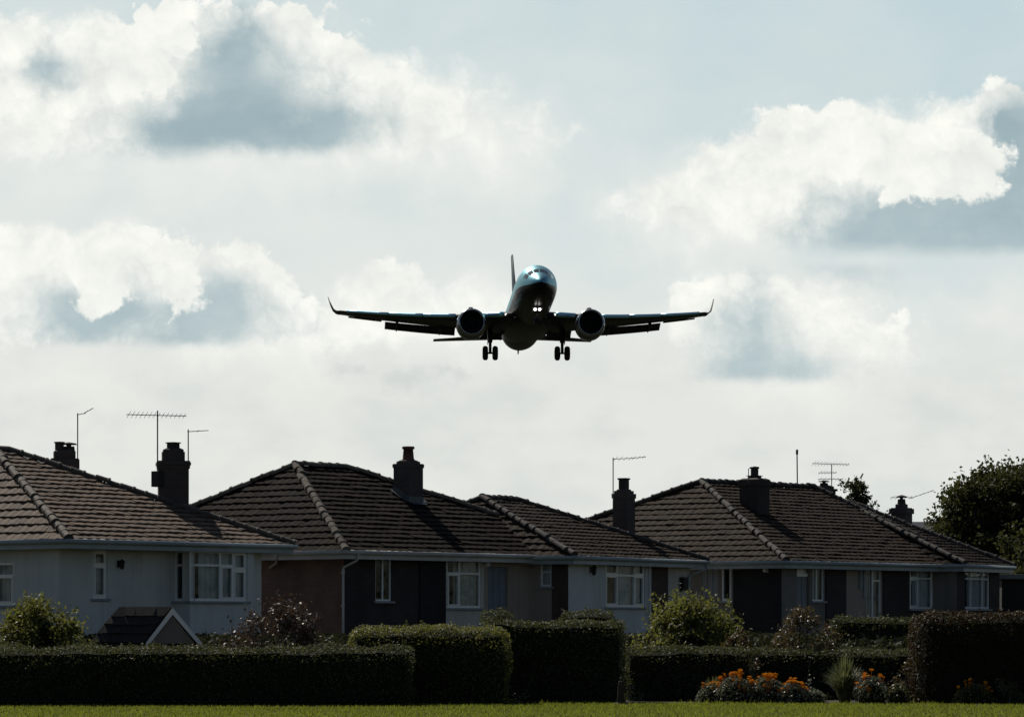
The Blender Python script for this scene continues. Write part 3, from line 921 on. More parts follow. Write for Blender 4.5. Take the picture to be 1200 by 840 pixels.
    def chimney(self, pos, w, dep, ztop, zlow, pots, courses=((0.0, 0.0), (0.55, 0.035), (0.62, 0.07), (0.86, 0.04), (0.92, 0.0)), m='brick_chimney', flashing=False, rot=0.0, extra=None, head=0.9):
        """brick stack: courses are (share of the head height, corbel); pots (dx, dy, r, h, kind)"""
        mb = MB()
        c, s = math.cos(rot), math.sin(rot)
        hd = head
        z = ztop - hd
        rings = []
        def ring(zz, k): return [Vector((pos[0] + c * sx * (w / 2 + k) - s * sy * (dep / 2 + k), pos[1] + s * sx * (w / 2 + k) + c * sy * (dep / 2 + k), zz)) for sx, sy in ((-1, -1), (1, -1), (1, 1), (-1, 1))]
        rings.append(ring(zlow, 0))
        prev = 0
        for sh, k in courses:
            zz = z + sh * hd
            rings.append(ring(zz, prev)); rings.append(ring(zz, k)); prev = k
        rings.append(ring(ztop, prev))
        rings.append(ring(ztop + .05, prev - .10))
        mb.rings(rings)
        if extra: extra(mb)
        o = mb.build('chimney', M[m], self.root, fix=True)
        for dx, dy, r, h, kind in pots:
            pb = MB()
            px_, py_ = pos[0] + c * dx - s * dy, pos[1] + s * dx + c * dy
            if kind == 'square':
                pb.box(px_ - r, px_ + r, py_ - r, py_ + r, ztop + .03, ztop + h * .85); pb.box(px_ - r * 1.22, px_ + r * 1.22, py_ - r * 1.22, py_ + r * 1.22, ztop + h * .86, ztop + h)
            elif kind == 'cowl':
                pb.lathe([(.03, r), (h * .55, r * .9), (h * .56, r * .4), (h * .72, r * .4), (h * .73, r * 1.35), (h * .86, r * 1.2), (h, r * .2)], c=(px_, py_, ztop), n=14, cap=True)
            else:
                pb.lathe([(.03, r * 1.1), (.08, r), (h * .8, r * .86), (h * .82, r * 1.08), (h * .97, r * 1.12), (h, r * 1.0), (h, r * .8), (h * .5, r * .75)], c=(px_, py_, ztop), n=16, cap=False)
            pb.build('chimney_pot', M['pot' if kind in ('pot',) else 'pot_black'], o, smooth=(kind == 'pot'))
        if flashing:
            fb = MB()
            sl = (self.ridge[3] - self.e) / self.ridge[2]
            for (sx0, sy0, sx1, sy1) in ((-1, -1, 1, -1), (-1, -1, -1, 1), (1, -1, 1, 1)):
                pa = Vector((pos[0] + sx0 * (w / 2 + .012), pos[1] + sy0 * (dep / 2 + .012), 0)); pb_ = Vector((pos[0] + sx1 * (w / 2 + .012), pos[1] + sy1 * (dep / 2 + .012), 0))
                za, zb = self.e + sl * pa.y, self.e + sl * pb_.y
                outv = Vector((0, -1, 0)) if sy0 == sy1 else Vector((sx0, 0, 0))
                fb.quad(pa + Vector((0, 0, za + .24)), pb_ + Vector((0, 0, zb + .24)), pb_ + Vector((0, 0, zb + .08)), pa + Vector((0, 0, za + .08)))
                oa = pa + outv * .16; ob = pb_ + outv * .16
                fb.quad(pa + Vector((0, 0, za + .08)), pb_ + Vector((0, 0, zb + .08)), ob + Vector((0, 0, self.e + sl * ob.y + .105)), oa + Vector((0, 0, self.e + sl * oa.y + .105)))
            fb.build('flashing', M['lead'], o, fix=False)
        return o

def build_houses():
    G = 'hip roofed bungalows along the road'
    # ---------------------------------------------------------------- white bungalow at the left
    h = House('bungalow', 'white rendered bungalow with sunlit brown tiled hip roof and a gabled porch roof in front', 'bungalow', 80, 88.8, 2.2, 50, 8.1, 10.6, (2.31, 2.8, 5.3, 4.72), of=0.78, os=0.42, tile='tile_brown', cap='ridge_brown', group=G)
    h1 = h
    w0 = h.rect('left', -26, 16, 659, 709)
    h.wall('left', 0, 0, 'render_white', [w0], t0=h.of, t1=h.D - .5)
    h.window('left', w0, [(1, .28, 1), (1, .28, 0)], kind='net')
    w1 = h.rect('front', 109, 126, 644, 701)
    hb = h.rect('front', 203, 222, 645, 704)
    h.wall('front', 0, 0, 'render_white', [w1], t0=h.os, t1=h.t(203))
    h.window('front', w1, [(1, .30, 2)], kind='net')
    OFF = 0.60
    ta, tb = h.t(203), h.t(296)
    bx = h.t(222, 'front', OFF)
    # square bay: its left return carries the corner light
    zl, zh = h.z(255, 704, 'front', OFF), h.z(255, 645, 'front', OFF)
    wb = (h.t(222, 'front', OFF) + .02, h.t(290, 'front', OFF), zl, zh)
    h.wall('front', 0, 0, 'render_white', [wb], off=OFF, t0=bx, t1=h.t(298, 'front', OFF), label='projecting rendered bay', caps=False)
    h.window('front', wb, [(2.35, .27, 0), (1.05, .27, 1), (.95, .36, 2)], off=OFF, kind='both')
    oldos, oldp = h.os, None
    h.os = bx
    yr0, yr1 = h.of - OFF, h.of
    wr = (yr0 + .04, yr1 - .03, zl, zh)
    h.wall('left', 0, 0, 'render_white', [wr], t0=yr0 + .003, t1=yr1, thick=.2)
    h.window('left', wr, [(1, .27, 0)], kind=None, sill=True, sill_over=.02)
    h.os = oldos
    rt = MB(); tE = h.t(298, 'front', OFF)
    rt.box(tE - .2, tE, yr0 + .003, h.of, h.zbot, h.ztop); rt.build('wall', M['render_white'], h.root)
    h.wall('front', 0, 0, 'render_white', [], t0=tE, t1=h.L - .42)
    h.wall('front', 0, 0, 'render_white', [], t0=h.t(203), t1=bx, z1=zl - .07)
    mb = MB(); mb.box(h.L - .62, h.L - .42, h.of + .003, h.D - .5, h.zbot, h.ztop); mb.box(h.os + .003, h.L - .62, h.D - .7, h.D - .5, h.zbot, h.ztop)
    mb.build('wall', M['render_white'], h.root)
    h.lantern('front', 139, 661)
    def box_on_stack(mb):
        pass
    p = h.local(203, 95.4)
    h.chimney(p, .80, .66, CAMZ + 209 * 95.4 / F - h.base, h.e + .6, [(0, 0, .12, .20, 'square')], rot=R(-42), courses=((0.0, 0.0), (0.50, .03), (0.58, .055), (0.66, .03), (0.70, -.10), (0.94, -.13)), head=1.0)
    # side box bracketed to the stack
    p2 = h.local(185, 95.0)
    mb = MB(); zz = CAMZ + 175 * 95 / F - h.base
    mb.box(p2.x - .10, p2.x + .14, p2.y - .10, p2.y + .16, zz - .21, zz + .21)
    mb.build('meter_box', M['black_metal'], h.root, bevel=.02)
    p = h.local(75.5, 97.5)
    h.chimney(p, .68, .60, CAMZ + 207 * 97.5 / F - h.base, h.e + .6, [(-.14, -.1, .085, .26, 'square'), (.12, .06, .17, .26, 'cowl')], rot=R(-40), courses=((0.0, 0.0), (0.35, .05), (0.7, .03), (0.74, -.05)), head=.75)

    # ---------------------------------------------------------------- brick bungalow
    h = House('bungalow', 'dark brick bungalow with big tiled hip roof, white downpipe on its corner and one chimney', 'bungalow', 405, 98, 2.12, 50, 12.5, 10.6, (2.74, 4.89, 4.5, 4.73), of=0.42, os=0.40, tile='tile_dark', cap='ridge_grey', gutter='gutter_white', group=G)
    h2 = h
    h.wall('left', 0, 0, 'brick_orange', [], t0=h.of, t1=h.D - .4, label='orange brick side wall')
    w1 = h.rect('front', 440, 459, 653, 704)
    t5 = h.t(521)
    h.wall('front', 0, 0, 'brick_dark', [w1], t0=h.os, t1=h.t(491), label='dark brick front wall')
    h.wall('front', 0, 0, 'brick_black', [], t0=h.t(491), t1=t5, off=.05, label='very dark, slightly projecting brick strip')
    h.window('front', w1, [(1, None, 0), (1, None, 0)], kind=None, fw=.05)
    wb = h.rect('front', 524, 564, 653, 712)
    t6 = h.t(567)
    h.wall('front', 0, 0, 'render_cream', [wb], t0=t5, t1=t6, label='cream rendered wall under the window')
    h.window('front', wb, [(1, .30, 1), (1.75, .30, 0)], kind='both', curtain='curtain_warm', sill_over=.12)
    dr = h.rect('front', 572, 595, 664, 730)
    h.wall('front', 0, 0, 'render_pink', [dr], t0=t6, t1=h.L - .4, label='pinkish rendered wall')
    h.panel('door', 'front', dr, 'door_blue', ribs=3)
    h.lantern('front', 568, 661, m='white_frame', globe=True)
    h.downpipe('front', 400.5, neck=414)
    mb = MB(); mb.box(h.L - .6, h.L - .4, h.of + .003, h.D - .4, h.zbot, h.ztop); mb.box(h.os + .003, h.L - .6, h.D - .6, h.D - .4, h.zbot, h.ztop)
    mb.build('wall', M['brick_dark'], h.root)
    c = h.roof_hit(486, 590)
    h.chimney((c.x, c.y + .25), .62, .60, CAMZ + 202 * 101.3 / F - h.base, c.z - .5, [(0, 0, .165, .42, 'pot')], courses=((0.0, 0.0), (0.66, .018), (0.72, .025), (0.82, .012), (0.86, -.06), (0.97, -.10)), head=.62, flashing=True)
    p = h.local(321, 99.3)
    # waste pipe running out from the neighbour's eave
    mb = MB(); q = h.pt('left', h.t(320, 'left'), .06, h.e - .42)
    mb.tube([h.pt('left', h.t(337, 'left'), h.os + .055, h.e - .06), h.pt('left', h.t(336, 'left'), h.os + .04, h.e - .16), h.pt('left', h.t(330, 'left'), .2, h.e - .30), h.pt('left', h.t(318, 'left'), .06, h.e - .42)], .035, 10)
    mb.build('downpipe', h.gut, h.root)

    # ---------------------------------------------------------------- pale bungalow in the middle
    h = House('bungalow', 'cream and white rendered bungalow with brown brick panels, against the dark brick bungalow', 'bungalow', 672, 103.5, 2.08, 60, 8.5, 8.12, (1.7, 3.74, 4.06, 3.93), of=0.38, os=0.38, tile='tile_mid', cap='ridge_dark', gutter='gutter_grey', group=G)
    h3 = h
    w1 = h.rect('left', 633, 646, 656, 687)
    tb = h.t(646.5, 'left')
    h.wall('left', 0, 0, 'render_pink', [w1], t0=tb, t1=h.D - .4, label='pinkish rendered side wall')
    h.window('left', w1, [(1, .45, 0)], kind='net', fw=.06)
    h.wall('left', 0, 0, 'brick_red', [], t0=h.of, t1=tb, label='brown brick corner')
    w2 = h.rect('front', 710, 756, 658, 711)
    ta, tb2, tc = h.t(760), h.t(783), h.t(806)
    h.wall('front', 0, 0, 'render_white', [w2], t0=h.os, t1=ta, label='white rendered front wall')
    h.wall('front', 0, 0, 'brick_red', [], t0=ta, t1=tb2, label='brown brick panel')
    h.wall('front', 0, 0, 'render_cream', [], t0=tb2, t1=h.L - .38)
    h.window('front', w2, [(1.05, .28, 2), (1.6, .28, 0), (.85, .28, 2)], kind='both')
    mb = MB(); t = h.t(760.5); h.pbox(mb, 'front', t - .06, t + .06, .002, .05, h.zbot, h.ztop); mb.build('wall_trim', M['render_white'], h.root)
    h.lantern('front', 692, 668, h=.30)
    mb = MB(); r = h.rect('front', 796, 801, 676, 692); h.pbox(mb, 'front', r[0], r[1], 0.0, .16, r[2], r[3]); mb.build('meter_box', M['black_metal'], h.root, bevel=.01)
    h.downpipe('front', 806, neck=824)
    mb = MB(); mb.box(h.L - .6, h.L - .38, h.of + .003, h.D - .4, h.zbot, h.ztop); mb.box(h.os + .003, h.L - .6, h.D - .6, h.D - .4, h.zbot, h.ztop)
    mb.build('wall', M['render_cream'], h.root)
    p = h.roof_hit(736, 624)
    h.chimney((p.x + .1, p.y + .2), .50, .52, CAMZ + 166 * 108.3 / F - h.base, p.z - .7, [(0, 0, .12, .36, 'square')], courses=((0.0, 0.0), (0.62, .025), (0.78, .03), (0.82, -.03), (0.95, -.09)), head=.7)
    h.chim_d = 108.3

    # ---------------------------------------------------------------- long dark bungalow on the right
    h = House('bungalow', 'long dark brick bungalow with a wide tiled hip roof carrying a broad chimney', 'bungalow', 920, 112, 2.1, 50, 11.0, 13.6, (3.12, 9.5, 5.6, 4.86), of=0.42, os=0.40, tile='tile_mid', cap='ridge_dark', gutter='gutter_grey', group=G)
    h4 = h
    tL = lambda px: h.t(px, 'left')
    pn = h.rect('left', 823, 842, 662, 700)
    wn = h.rect('left', 845, 857, 661, 704)
    h.wall('left', 0, 0, 'render_grey', [pn, wn], t0=tL(859), t1=h.D - .4, label='grey rendered side wall')
    h.panel('shutter', 'left', pn, 'panel_grey', ribs=3, rec=.02)
    h.window('left', wn, [(1, None, 1)], kind=None, fw=.05)
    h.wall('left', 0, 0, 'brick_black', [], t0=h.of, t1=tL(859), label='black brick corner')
    h.lantern('left', 899, 668, m='white_frame', globe=True)
    t0 = h.os
    dn = h.rect('front', 934, 948, 662, 722); wn2 = h.rect('front', 952, 966, 661, 704)
    h.wall('front', 0, 0, 'render_grey', [dn, wn2], t0=t0, t1=h.t(967), label='grey rendered entrance wall')
    h.panel('door', 'front', (dn[0], dn[1], dn[2], dn[3] - .34), 'panel_grey', ribs=2)
    mb = MB(); h.pbox(mb, 'front', dn[0], dn[1], -.12, -.04, dn[3] - .36, dn[3] - .26); h.pbox(mb, 'front', dn[0], dn[1], -.11, -.1, dn[3] - .26, dn[3]); mb.build('transom', M['white_frame'], h.root)
    h.window('front', wn2, [(1, None, 0), (1.6, None, 0)], kind='half', fw=.05)
    h.wall('front', 0, 0, 'brick_dark', [], t0=h.t(967), t1=h.t(990), off=.06, label='dark brick pier')
    dn2 = h.rect('front', 1015, 1033, 664, 728)
    h.wall('front', 0, 0, 'render_pink', [dn2], t0=h.t(990), t1=h.t(1034), label='pinkish rendered wall')
    h.window('front', (dn2[0], dn2[1], dn2[2] + .1, dn2[3]), [(1, None, 0), (1.2, .25, 0)], kind='half', sill=False, fw=.06, label='white glazed door')
    mb = MB(); h.pbox(mb, 'front', h.t(1006), h.t(1008.5), 0.002, .08, h.z(1007, 690), h.z(1007, 663)); h.pbox(mb, 'front', h.t(1011), h.t(1013), 0.002, .05, h.z(1012, 700), h.z(1012, 663)); mb.build('drainpipe', M['sill'], h.root)
    h.wall('front', 0, 0, 'brick_dark', [], t0=h.t(1034), t1=h.t(1053), off=.05, label='dark brick pier')
    wn3 = h.rect('front', 1066, 1102, 664, 713)
    h.wall('front', 0, 0, 'brick_dark', [wn3], t0=h.t(1053), t1=h.L - .4, label='dark brick window wall')
    h.window('front', wn3, [(1, .26, 2), (1.7, .26, 0), (.9, .26, 2)], kind='both')
    mb = MB(); mb.box(h.L - .6, h.L - .4, h.of + .003, h.D - .4, h.zbot, h.ztop); mb.box(h.os + .003, h.L - .6, h.D - .6, h.D - .4, h.zbot, h.ztop)
    mb.build('wall', M['brick_dark'], h.root)
    c = h.roof_hit(893, 603)
    h.chimney((c.x, c.y + .3), .66, .72, CAMZ + 176 * 115.5 / F - h.base, c.z - .7, [(0, 0, .16, .14, 'square'), (0, 0, .09, .42, 'square')], courses=((0.0, 0.0), (0.6, .04), (0.92, .02)), head=.5, flashing=False, m='brick_dark')
    p = h.local(967, 125)
    h.chimney(p, .56, .5, CAMZ + 166 * 125 / F - h.base, h.e + 1.0, [(-.07, 0, .15, .22, 'cowl')], courses=((0.0, 0.0), (0.6, .05), (0.8, -.04)), head=.4)

    # ---------------------------------------------------------------- end bungalow
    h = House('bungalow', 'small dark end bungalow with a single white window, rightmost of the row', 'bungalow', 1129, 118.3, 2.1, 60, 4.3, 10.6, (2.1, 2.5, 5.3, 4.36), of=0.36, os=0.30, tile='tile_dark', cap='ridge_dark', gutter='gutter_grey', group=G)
    h5 = h
    wn = h.rect('front', 1131, 1160, 665, 713)
    h.wall('left', 0, 0, 'render_grey', [], t0=h.of, t1=h.D - .4)
    h.wall('front', 0, 0, 'brick_dark', [wn], t0=h.os, t1=h.L - .3)
    h.window('front', wn, [(1, .25, 0), (2, .25, 0), (.9, .25, 0)], kind='both')
    mb = MB(); mb.box(h.L - .5, h.L - .3, h.of + .003, h.D - .4, h.zbot, h.ztop); mb.box(h.os + .003, h.L - .5, h.D - .6, h.D - .4, h.zbot, h.ztop)
    mb.build('wall', M['brick_dark'], h.root)
    p = h.local(1056.5, 127)
    h.chimney(p, .56, .58, CAMZ + 145 * 127 / F - h.base, h.e + .6, [(0, 0, .15, .34, 'cowl')], courses=((0.0, 0.0), (0.45, .05), (0.75, .0), (0.8, -.12)), head=.6)

    # ---------------------------------------------------------------- garage at the right edge
    g = empty('garage', P(1168, 736 - 0, 121) * 1.0)
    g.location = (P(1174, 736, 124).x, 124, 1.25)
    tag(g, 'low flat roofed garage behind the end bungalow at the right edge', 'garage')
    mb = MB(); mb.box(0, 4.4, 0, 5, -.3, 2.05); mb.build('wall', M['brick_black'], g)
    mb = MB(); mb.box(-.15, 4.6, -.2, 5.2, 2.055, 2.22); mb.build('roof', M['gutter_dark'], g, bevel=.01)
    mb = MB()
    for i in range(6): mb.box(1.2, 3.6, -.03, -.003, .02 + i * .31, .30 + i * .31)
    mb.build('door', M['door_dark'], g)

    # ---------------------------------------------------------------- far house with a bluish slate roof
    d = 205.0
    g = empty('house', (P(1068, 736, d).x, d, 1.25))
    tag(g, 'distant house of which a blue slate roof shows beside the tree', 'house')
    mb = MB(); mb.box(0, 9, 0, 7, -.3, 4.2); mb.build('wall', M['render_cream'], g)
    z1 = CAMZ + 127 * d / F - 1.25
    mb = MB()
    mb.quad((-.3, -.4, 4.15), (9.3, -.4, 4.15), (9.3, 3.5, z1), (-.3, 3.5, z1)); mb.quad((-.3, 7.4, 4.15), (9.3, 7.4, 4.15), (9.3, 3.5, z1), (-.3, 3.5, z1))
    mb.quad((-.3, -.4, 4.15), (-.3, 7.4, 4.15), (-.3, 3.5, z1)); mb.quad((9.3, -.4, 4.15), (9.3, 7.4, 4.15), (9.3, 3.5, z1)); mb.quad((-.3, -.4, 4.15), (9.3, -.4, 4.15), (9.3, 7.4, 4.15), (-.3, 7.4, 4.15))
    mb.build('roof', M['slate_blue'], g)

    # ---------------------------------------------------------------- gabled porch roof in front of the white bungalow
    d = 80.6
    s = d / F
    A = P(202, 712, d)                                   # apex of the white gable
    g = empty('porch', (A.x, d, 0.0), R(20))
    tag(g, 'black felted gabled porch roof with white bargeboards behind the long hedge', 'porch')
    zr = A.z; hw, hz, ln = .60, .78, 2.0
    # gable at the right end faces the camera and the right; the ridge runs back to the left
    g.rotation_euler.z = 0
    rd = Vector((-1.0, .42, 0)).normalized(); cr = Vector((.80, .45, 0)).normalized()
    cr = Vector((rd.y, -rd.x, 0)); cr = -cr if cr.x < 0 else cr
    cr = Vector((.90, .16, 0)).normalized()
    top0 = Vector((0, 0, zr)); top1 = top0 + rd * 1.35
    fl0 = top0 - cr * .60 + Vector((0, 0, -hz)); fr0 = top0 + cr * .66 + Vector((0, 0, -hz))
    fl1 = fl0 + rd * 1.40 + Vector((-.0, 0, 0)); fr1 = fr0 + rd * 1.35
    def slab(mb, a, b, c, e, th=.06):
        dn = Vector((0, 0, -th))
        mb.rings([[a, b, c, e], [a + dn, b + dn, c + dn, e + dn]])
    mb = MB(); up_ = Vector((0, 0, .012)); tile_face(mb, fl1 + up_, fl0 + up_, top0 + up_, top1 + up_, .25, .20, 2); slab(mb, fl0, top0, top1, fl1); slab(mb, top0 + Vector((0, 0, .004)), fr0, fr1, top1 + Vector((0, 0, .004)))
    mb.build('roof', M['felt_black'], g)
    fwd = Vector((cr.y, -cr.x, 0)) * .03
    for a, b in ((fl0, top0), (fr0, top0)):
        mb = MB(); o = fwd * 1.2; th = Vector((0, 0, -.15))
        mb.rings([[a + o, b + o, b + o + th, a + o + th * .9], [a + o * 2.2, b + o * 2.2, b + o * 2.2 + th, a + o * 2.2 + th * .9]])
        mb.build('bargeboard', M['white_frame'], g)
    mb = MB()
    ins = -fwd * 2
    mb.rings([[fl0 + ins + Vector((.1, 0, -.02)), fr0 + ins + Vector((-.1, 0, -.02)), top0 + ins + Vector((0, 0, -.12))], [fl0 + ins * 3 + Vector((.1, 0, -.02)), fr0 + ins * 3 + Vector((-.1, 0, -.02)), top0 + ins * 3 + Vector((0, 0, -.12))]])
    mb.build('gable', M['render_grey'], g)
    mb = MB()
    for q in (fl0 + Vector((.12, 0, 0)), fr0 + Vector((-.12, 0, 0)), fl1 + Vector((.1, 0, 0)), fr1 + Vector((-.1, 0, 0))):
        b = q + rd * .1
        mb.box(b.x - .05, b.x + .05, b.y - .05, b.y + .05, -0.02, q.z - .05)
        mb.build('post', M['wood_dark'], g); mb = MB()
    return h1, h2, h3, h4, h5


# ------------------------------------------------------------------ television aerials
def aerial(label, d, mast, booms, r=0.016, blob=None, group='television aerials on the chimneys', cat='aerial'):
    """mast ((px,py) low, (px,py) high); booms ((px0,py0),(px1,py1), elements, element length m)"""
    base = P(*mast[0], d)
    root = empty('tv_aerial', base)
    tag(root, label, cat, group)
    mb = MB(); mb.tube([(0, 0, 0), P(*mast[1], d) - base], r, 8)
    if blob: mb.lathe([(-.10, .012), (-.08, .04), (.06, .045), (.10, .012)], c=tuple(P(*mast[1], d) - base), n=10, cap=True)
    mb.build('mast', M['aerial_metal'], root)
    for (a, b, n, ln) in booms:
        pa, pb = P(*a, d) - base, P(*b, d) - base
        mid = (pa + pb) / 2
        # booms swing a little out of the picture plane
        sw = (pb - pa).length * .22
        pa.y -= sw; pb.y += sw
        mb = MB(); mb.tube([pa, pb], r * .62, 6)
        mb.build('boom', M['aerial_metal'], root)
        if n:
            t = (pb - pa).normalized(); side = (t.cross(Vector((0, 0, 1))).normalized() + Vector((0, 0, .28)) - t * .12).normalized()
            em = MB()
            for i in range(n):
                q = pa + (pb - pa) * ((i + .5) / n)
                l = ln * (1 - .35 * i / n)
                em.tube([q - side * l / 2, q + side * l / 2], r * .34, 5)
            em.build('element', M['aerial_metal'], root)
    return root


def build_aerials():
    aerial('thin aerial mast with a short rising arm, behind the leftmost chimney', 97.6, ((91, 545), (91, 484)), [((90.5, 486), (100, 484), 0, 0), ((99, 484), (109, 478), 2, .25)])
    aerial('tall aerial with a long many-rod horizontal boom beside the tapered chimney', 95.0, ((184.6, 560), (184.6, 481)), [((150, 486.5), (217, 486.5), 14, .55)], r=.018)
    aerial('aerial with one bare arm pointing right, on the right side of the tapered chimney', 95.6, ((220.6, 550), (220.6, 503)), [((220, 506), (244, 504), 1, .2)])
    aerial('aerial with a right pointing boom left of the middle bungalow chimney', 108.2, ((718.5, 588), (718.5, 536)), [((718, 538), (742, 536.5), 4, .5), ((740, 537), (757, 535), 3, .35)])
    aerial('small hooked aerial beside the broad chimney of the long bungalow', 116.2, ((877.2, 566), (877.2, 549)), [((877, 549), (884, 546.5), 1, .2), ((883, 546.5), (889, 547), 0, 0)], r=.014)
    aerial('bare upright pole with a small knob on top behind the long roof', 124.0, ((934.5, 575), (934, 529.5)), [], r=.022, blob=True, cat='pole', group=None)
    aerial('aerial with three stacked rod arrays on the chimney behind the long roof', 125.0, ((974.6, 572), (974.6, 544)), [((951, 543.3), (996, 543.8), 12, .5), ((959, 554), (981, 553.5), 6, .4), ((958, 561.5), (989, 561), 6, .4)], r=.016)
    aerial('flat aerial lying above the chimney near the leafy tree', 127.2, ((1057, 585), (1057, 581)), [((1043, 583), (1070, 582.5), 5, .5), ((1066, 584), (1095, 574), 3, .4)], r=.016)

# ------------------------------------------------------------------ leaves
def leaves(name, C, size, m, parent, up=0.0, aspect=0.55, nrm=None, jitter=0.9, tone=None):
    """one small folded leaf face at each centre"""
    n = len(C)
    a = RNG.normal(size=(n, 3)); a[:, 2] += up
    a /= np.linalg.norm(a, axis=1)[:, None]
    ref = RNG.normal(size=(n, 3))
    if nrm is not None: ref = np.cross(a, nrm + RNG.normal(size=(n, 3)) * jitter)
    else: ref = np.cross(a, ref)
    b = ref / np.maximum(1e-6, np.linalg.norm(ref, axis=1))[:, None]
    c = np.cross(a, b)
    s = size * (0.6 + 0.8 * RNG.random(n)) if np.isscalar(size) else size
    s = s[:, None]
    v = np.zeros((n, 4, 3), dtype=np.float32)
    v[:, 0] = C - a * s * .5
    v[:, 1] = C + b * s * aspect * .5 + c * s * .10
    v[:, 2] = C + a * s * .5
    v[:, 3] = C - b * s * aspect * .5 + c * s * .10
    return raw_mesh(name, v.reshape(-1, 3), 4, m, RNG.random(n) if tone is None else tone, parent)


def fbm(x, y, z, s=1.0):
    return mnoise.fractal(Vector((x * s, y * s, z * s)), 1.0, 2.0, 3)


def hedge(label, x0, x1, y0, y1, ztop, m='hedge', size=.055, dens=620, round_=.10, wav=.11, z0=0.0, name='hedge', cat='hedge', group='clipped hedges round the gardens', lumps=1.0):
    """clipped hedge: dark twiggy inside, thousands of leaves on an uneven clipped face, a few shoots above it"""
    cx, cy = (x0 + x1) / 2, (y0 + y1) / 2
    base = min(ground_z(cx, y0), ground_z(cx, y1)) if z0 is None else z0
    root = empty(name, (cx, cy, base))
    tag(root, label, cat, group)
    H = ztop - base; W, D = x1 - x0, y1 - y0
    r = min(round_, W / 3, D / 3)
    sd = random.random() * 50

    def disp(p):
        return wav * lumps * (mnoise.noise(Vector((p[0] * 1.1 + sd, p[1] * 1.1, p[2] * 1.3))) + 0.6 * mnoise.noise(Vector((p[0] * 3.3 + sd, p[1] * 3.3, p[2] * 3.0))))

    def shape(u, v, face):
        if face == 'f': p, n = Vector((-W / 2 + u * W, -D / 2, v * H)), Vector((0, -1, 0))
        elif face == 'b': p, n = Vector((-W / 2 + u * W, D / 2, v * H)), Vector((0, 1, 0))
        elif face == 't': p, n = Vector((-W / 2 + u * W, -D / 2 + v * D, H)), Vector((0, 0, 1))
        elif face == 'l': p, n = Vector((-W / 2, -D / 2 + u * D, v * H)), Vector((-1, 0, 0))
        else: p, n = Vector((W / 2, -D / 2 + u * D, v * H)), Vector((1, 0, 0))
        # round the shoulders
        q = Vector((max(-W / 2 + r, min(W / 2 - r, p.x)), max(-D / 2 + r, min(D / 2 - r, p.y)), min(H - r, p.z)))
        dlt = p - q
        if dlt.length > r * 1.001:
            dlt = dlt.normalized() * r; n = (n * .4 + dlt.normalized()).normalized()
        p = q + dlt
        return p + n * disp(p), n
    C, NN = [], []
    for face, area in (('f', W * H), ('b', W * H * .5), ('t', W * D * 1.3), ('l', D * H), ('r', D * H)):
        for _ in range(int(area * dens)):
            p, n = shape(random.random(), random.random(), face)
            p = p - n * (random.random() ** 1.6 * .13 - .03)
            C.append(p); NN.append(n)
    # shoots above the cut
    for _ in range(int(W * 22)):
        p, n = shape(random.random(), random.random(), 't')
        hgt = random.random() ** 2.4 * .17
        lean = Vector((random.gauss(0, .3), random.gauss(0, .3), 1)).normalized()
        for k in range(int(2 + hgt * 50)):
            C.append(p + lean * hgt * (k / (2 + hgt * 50)) + Vector((random.gauss(0, .012), random.gauss(0, .012), 0))); NN.append(Vector((0, 0, 1)))
    C = np.array([tuple(c) for c in C]); NN = np.array([tuple(c) for c in NN])
    tn = np.array([min(1, max(0, .5 + .9 * mnoise.noise(Vector((c[0] * 1.6 + sd, c[1] * 1.6, c[2] * 2.2))))) for c in C]) * .6 + .4 * RNG.random(len(C))
    leaves('foliage', C, size, M[m], root, nrm=NN, jitter=.8, tone=tn)
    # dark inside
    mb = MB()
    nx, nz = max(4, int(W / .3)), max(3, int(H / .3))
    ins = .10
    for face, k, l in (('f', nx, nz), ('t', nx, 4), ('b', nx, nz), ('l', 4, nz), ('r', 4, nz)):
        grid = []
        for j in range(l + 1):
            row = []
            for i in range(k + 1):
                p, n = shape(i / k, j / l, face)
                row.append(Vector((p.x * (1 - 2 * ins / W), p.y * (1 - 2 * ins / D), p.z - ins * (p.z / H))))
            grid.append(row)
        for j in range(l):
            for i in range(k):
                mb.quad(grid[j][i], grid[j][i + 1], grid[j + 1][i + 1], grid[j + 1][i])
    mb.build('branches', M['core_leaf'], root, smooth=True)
    return root


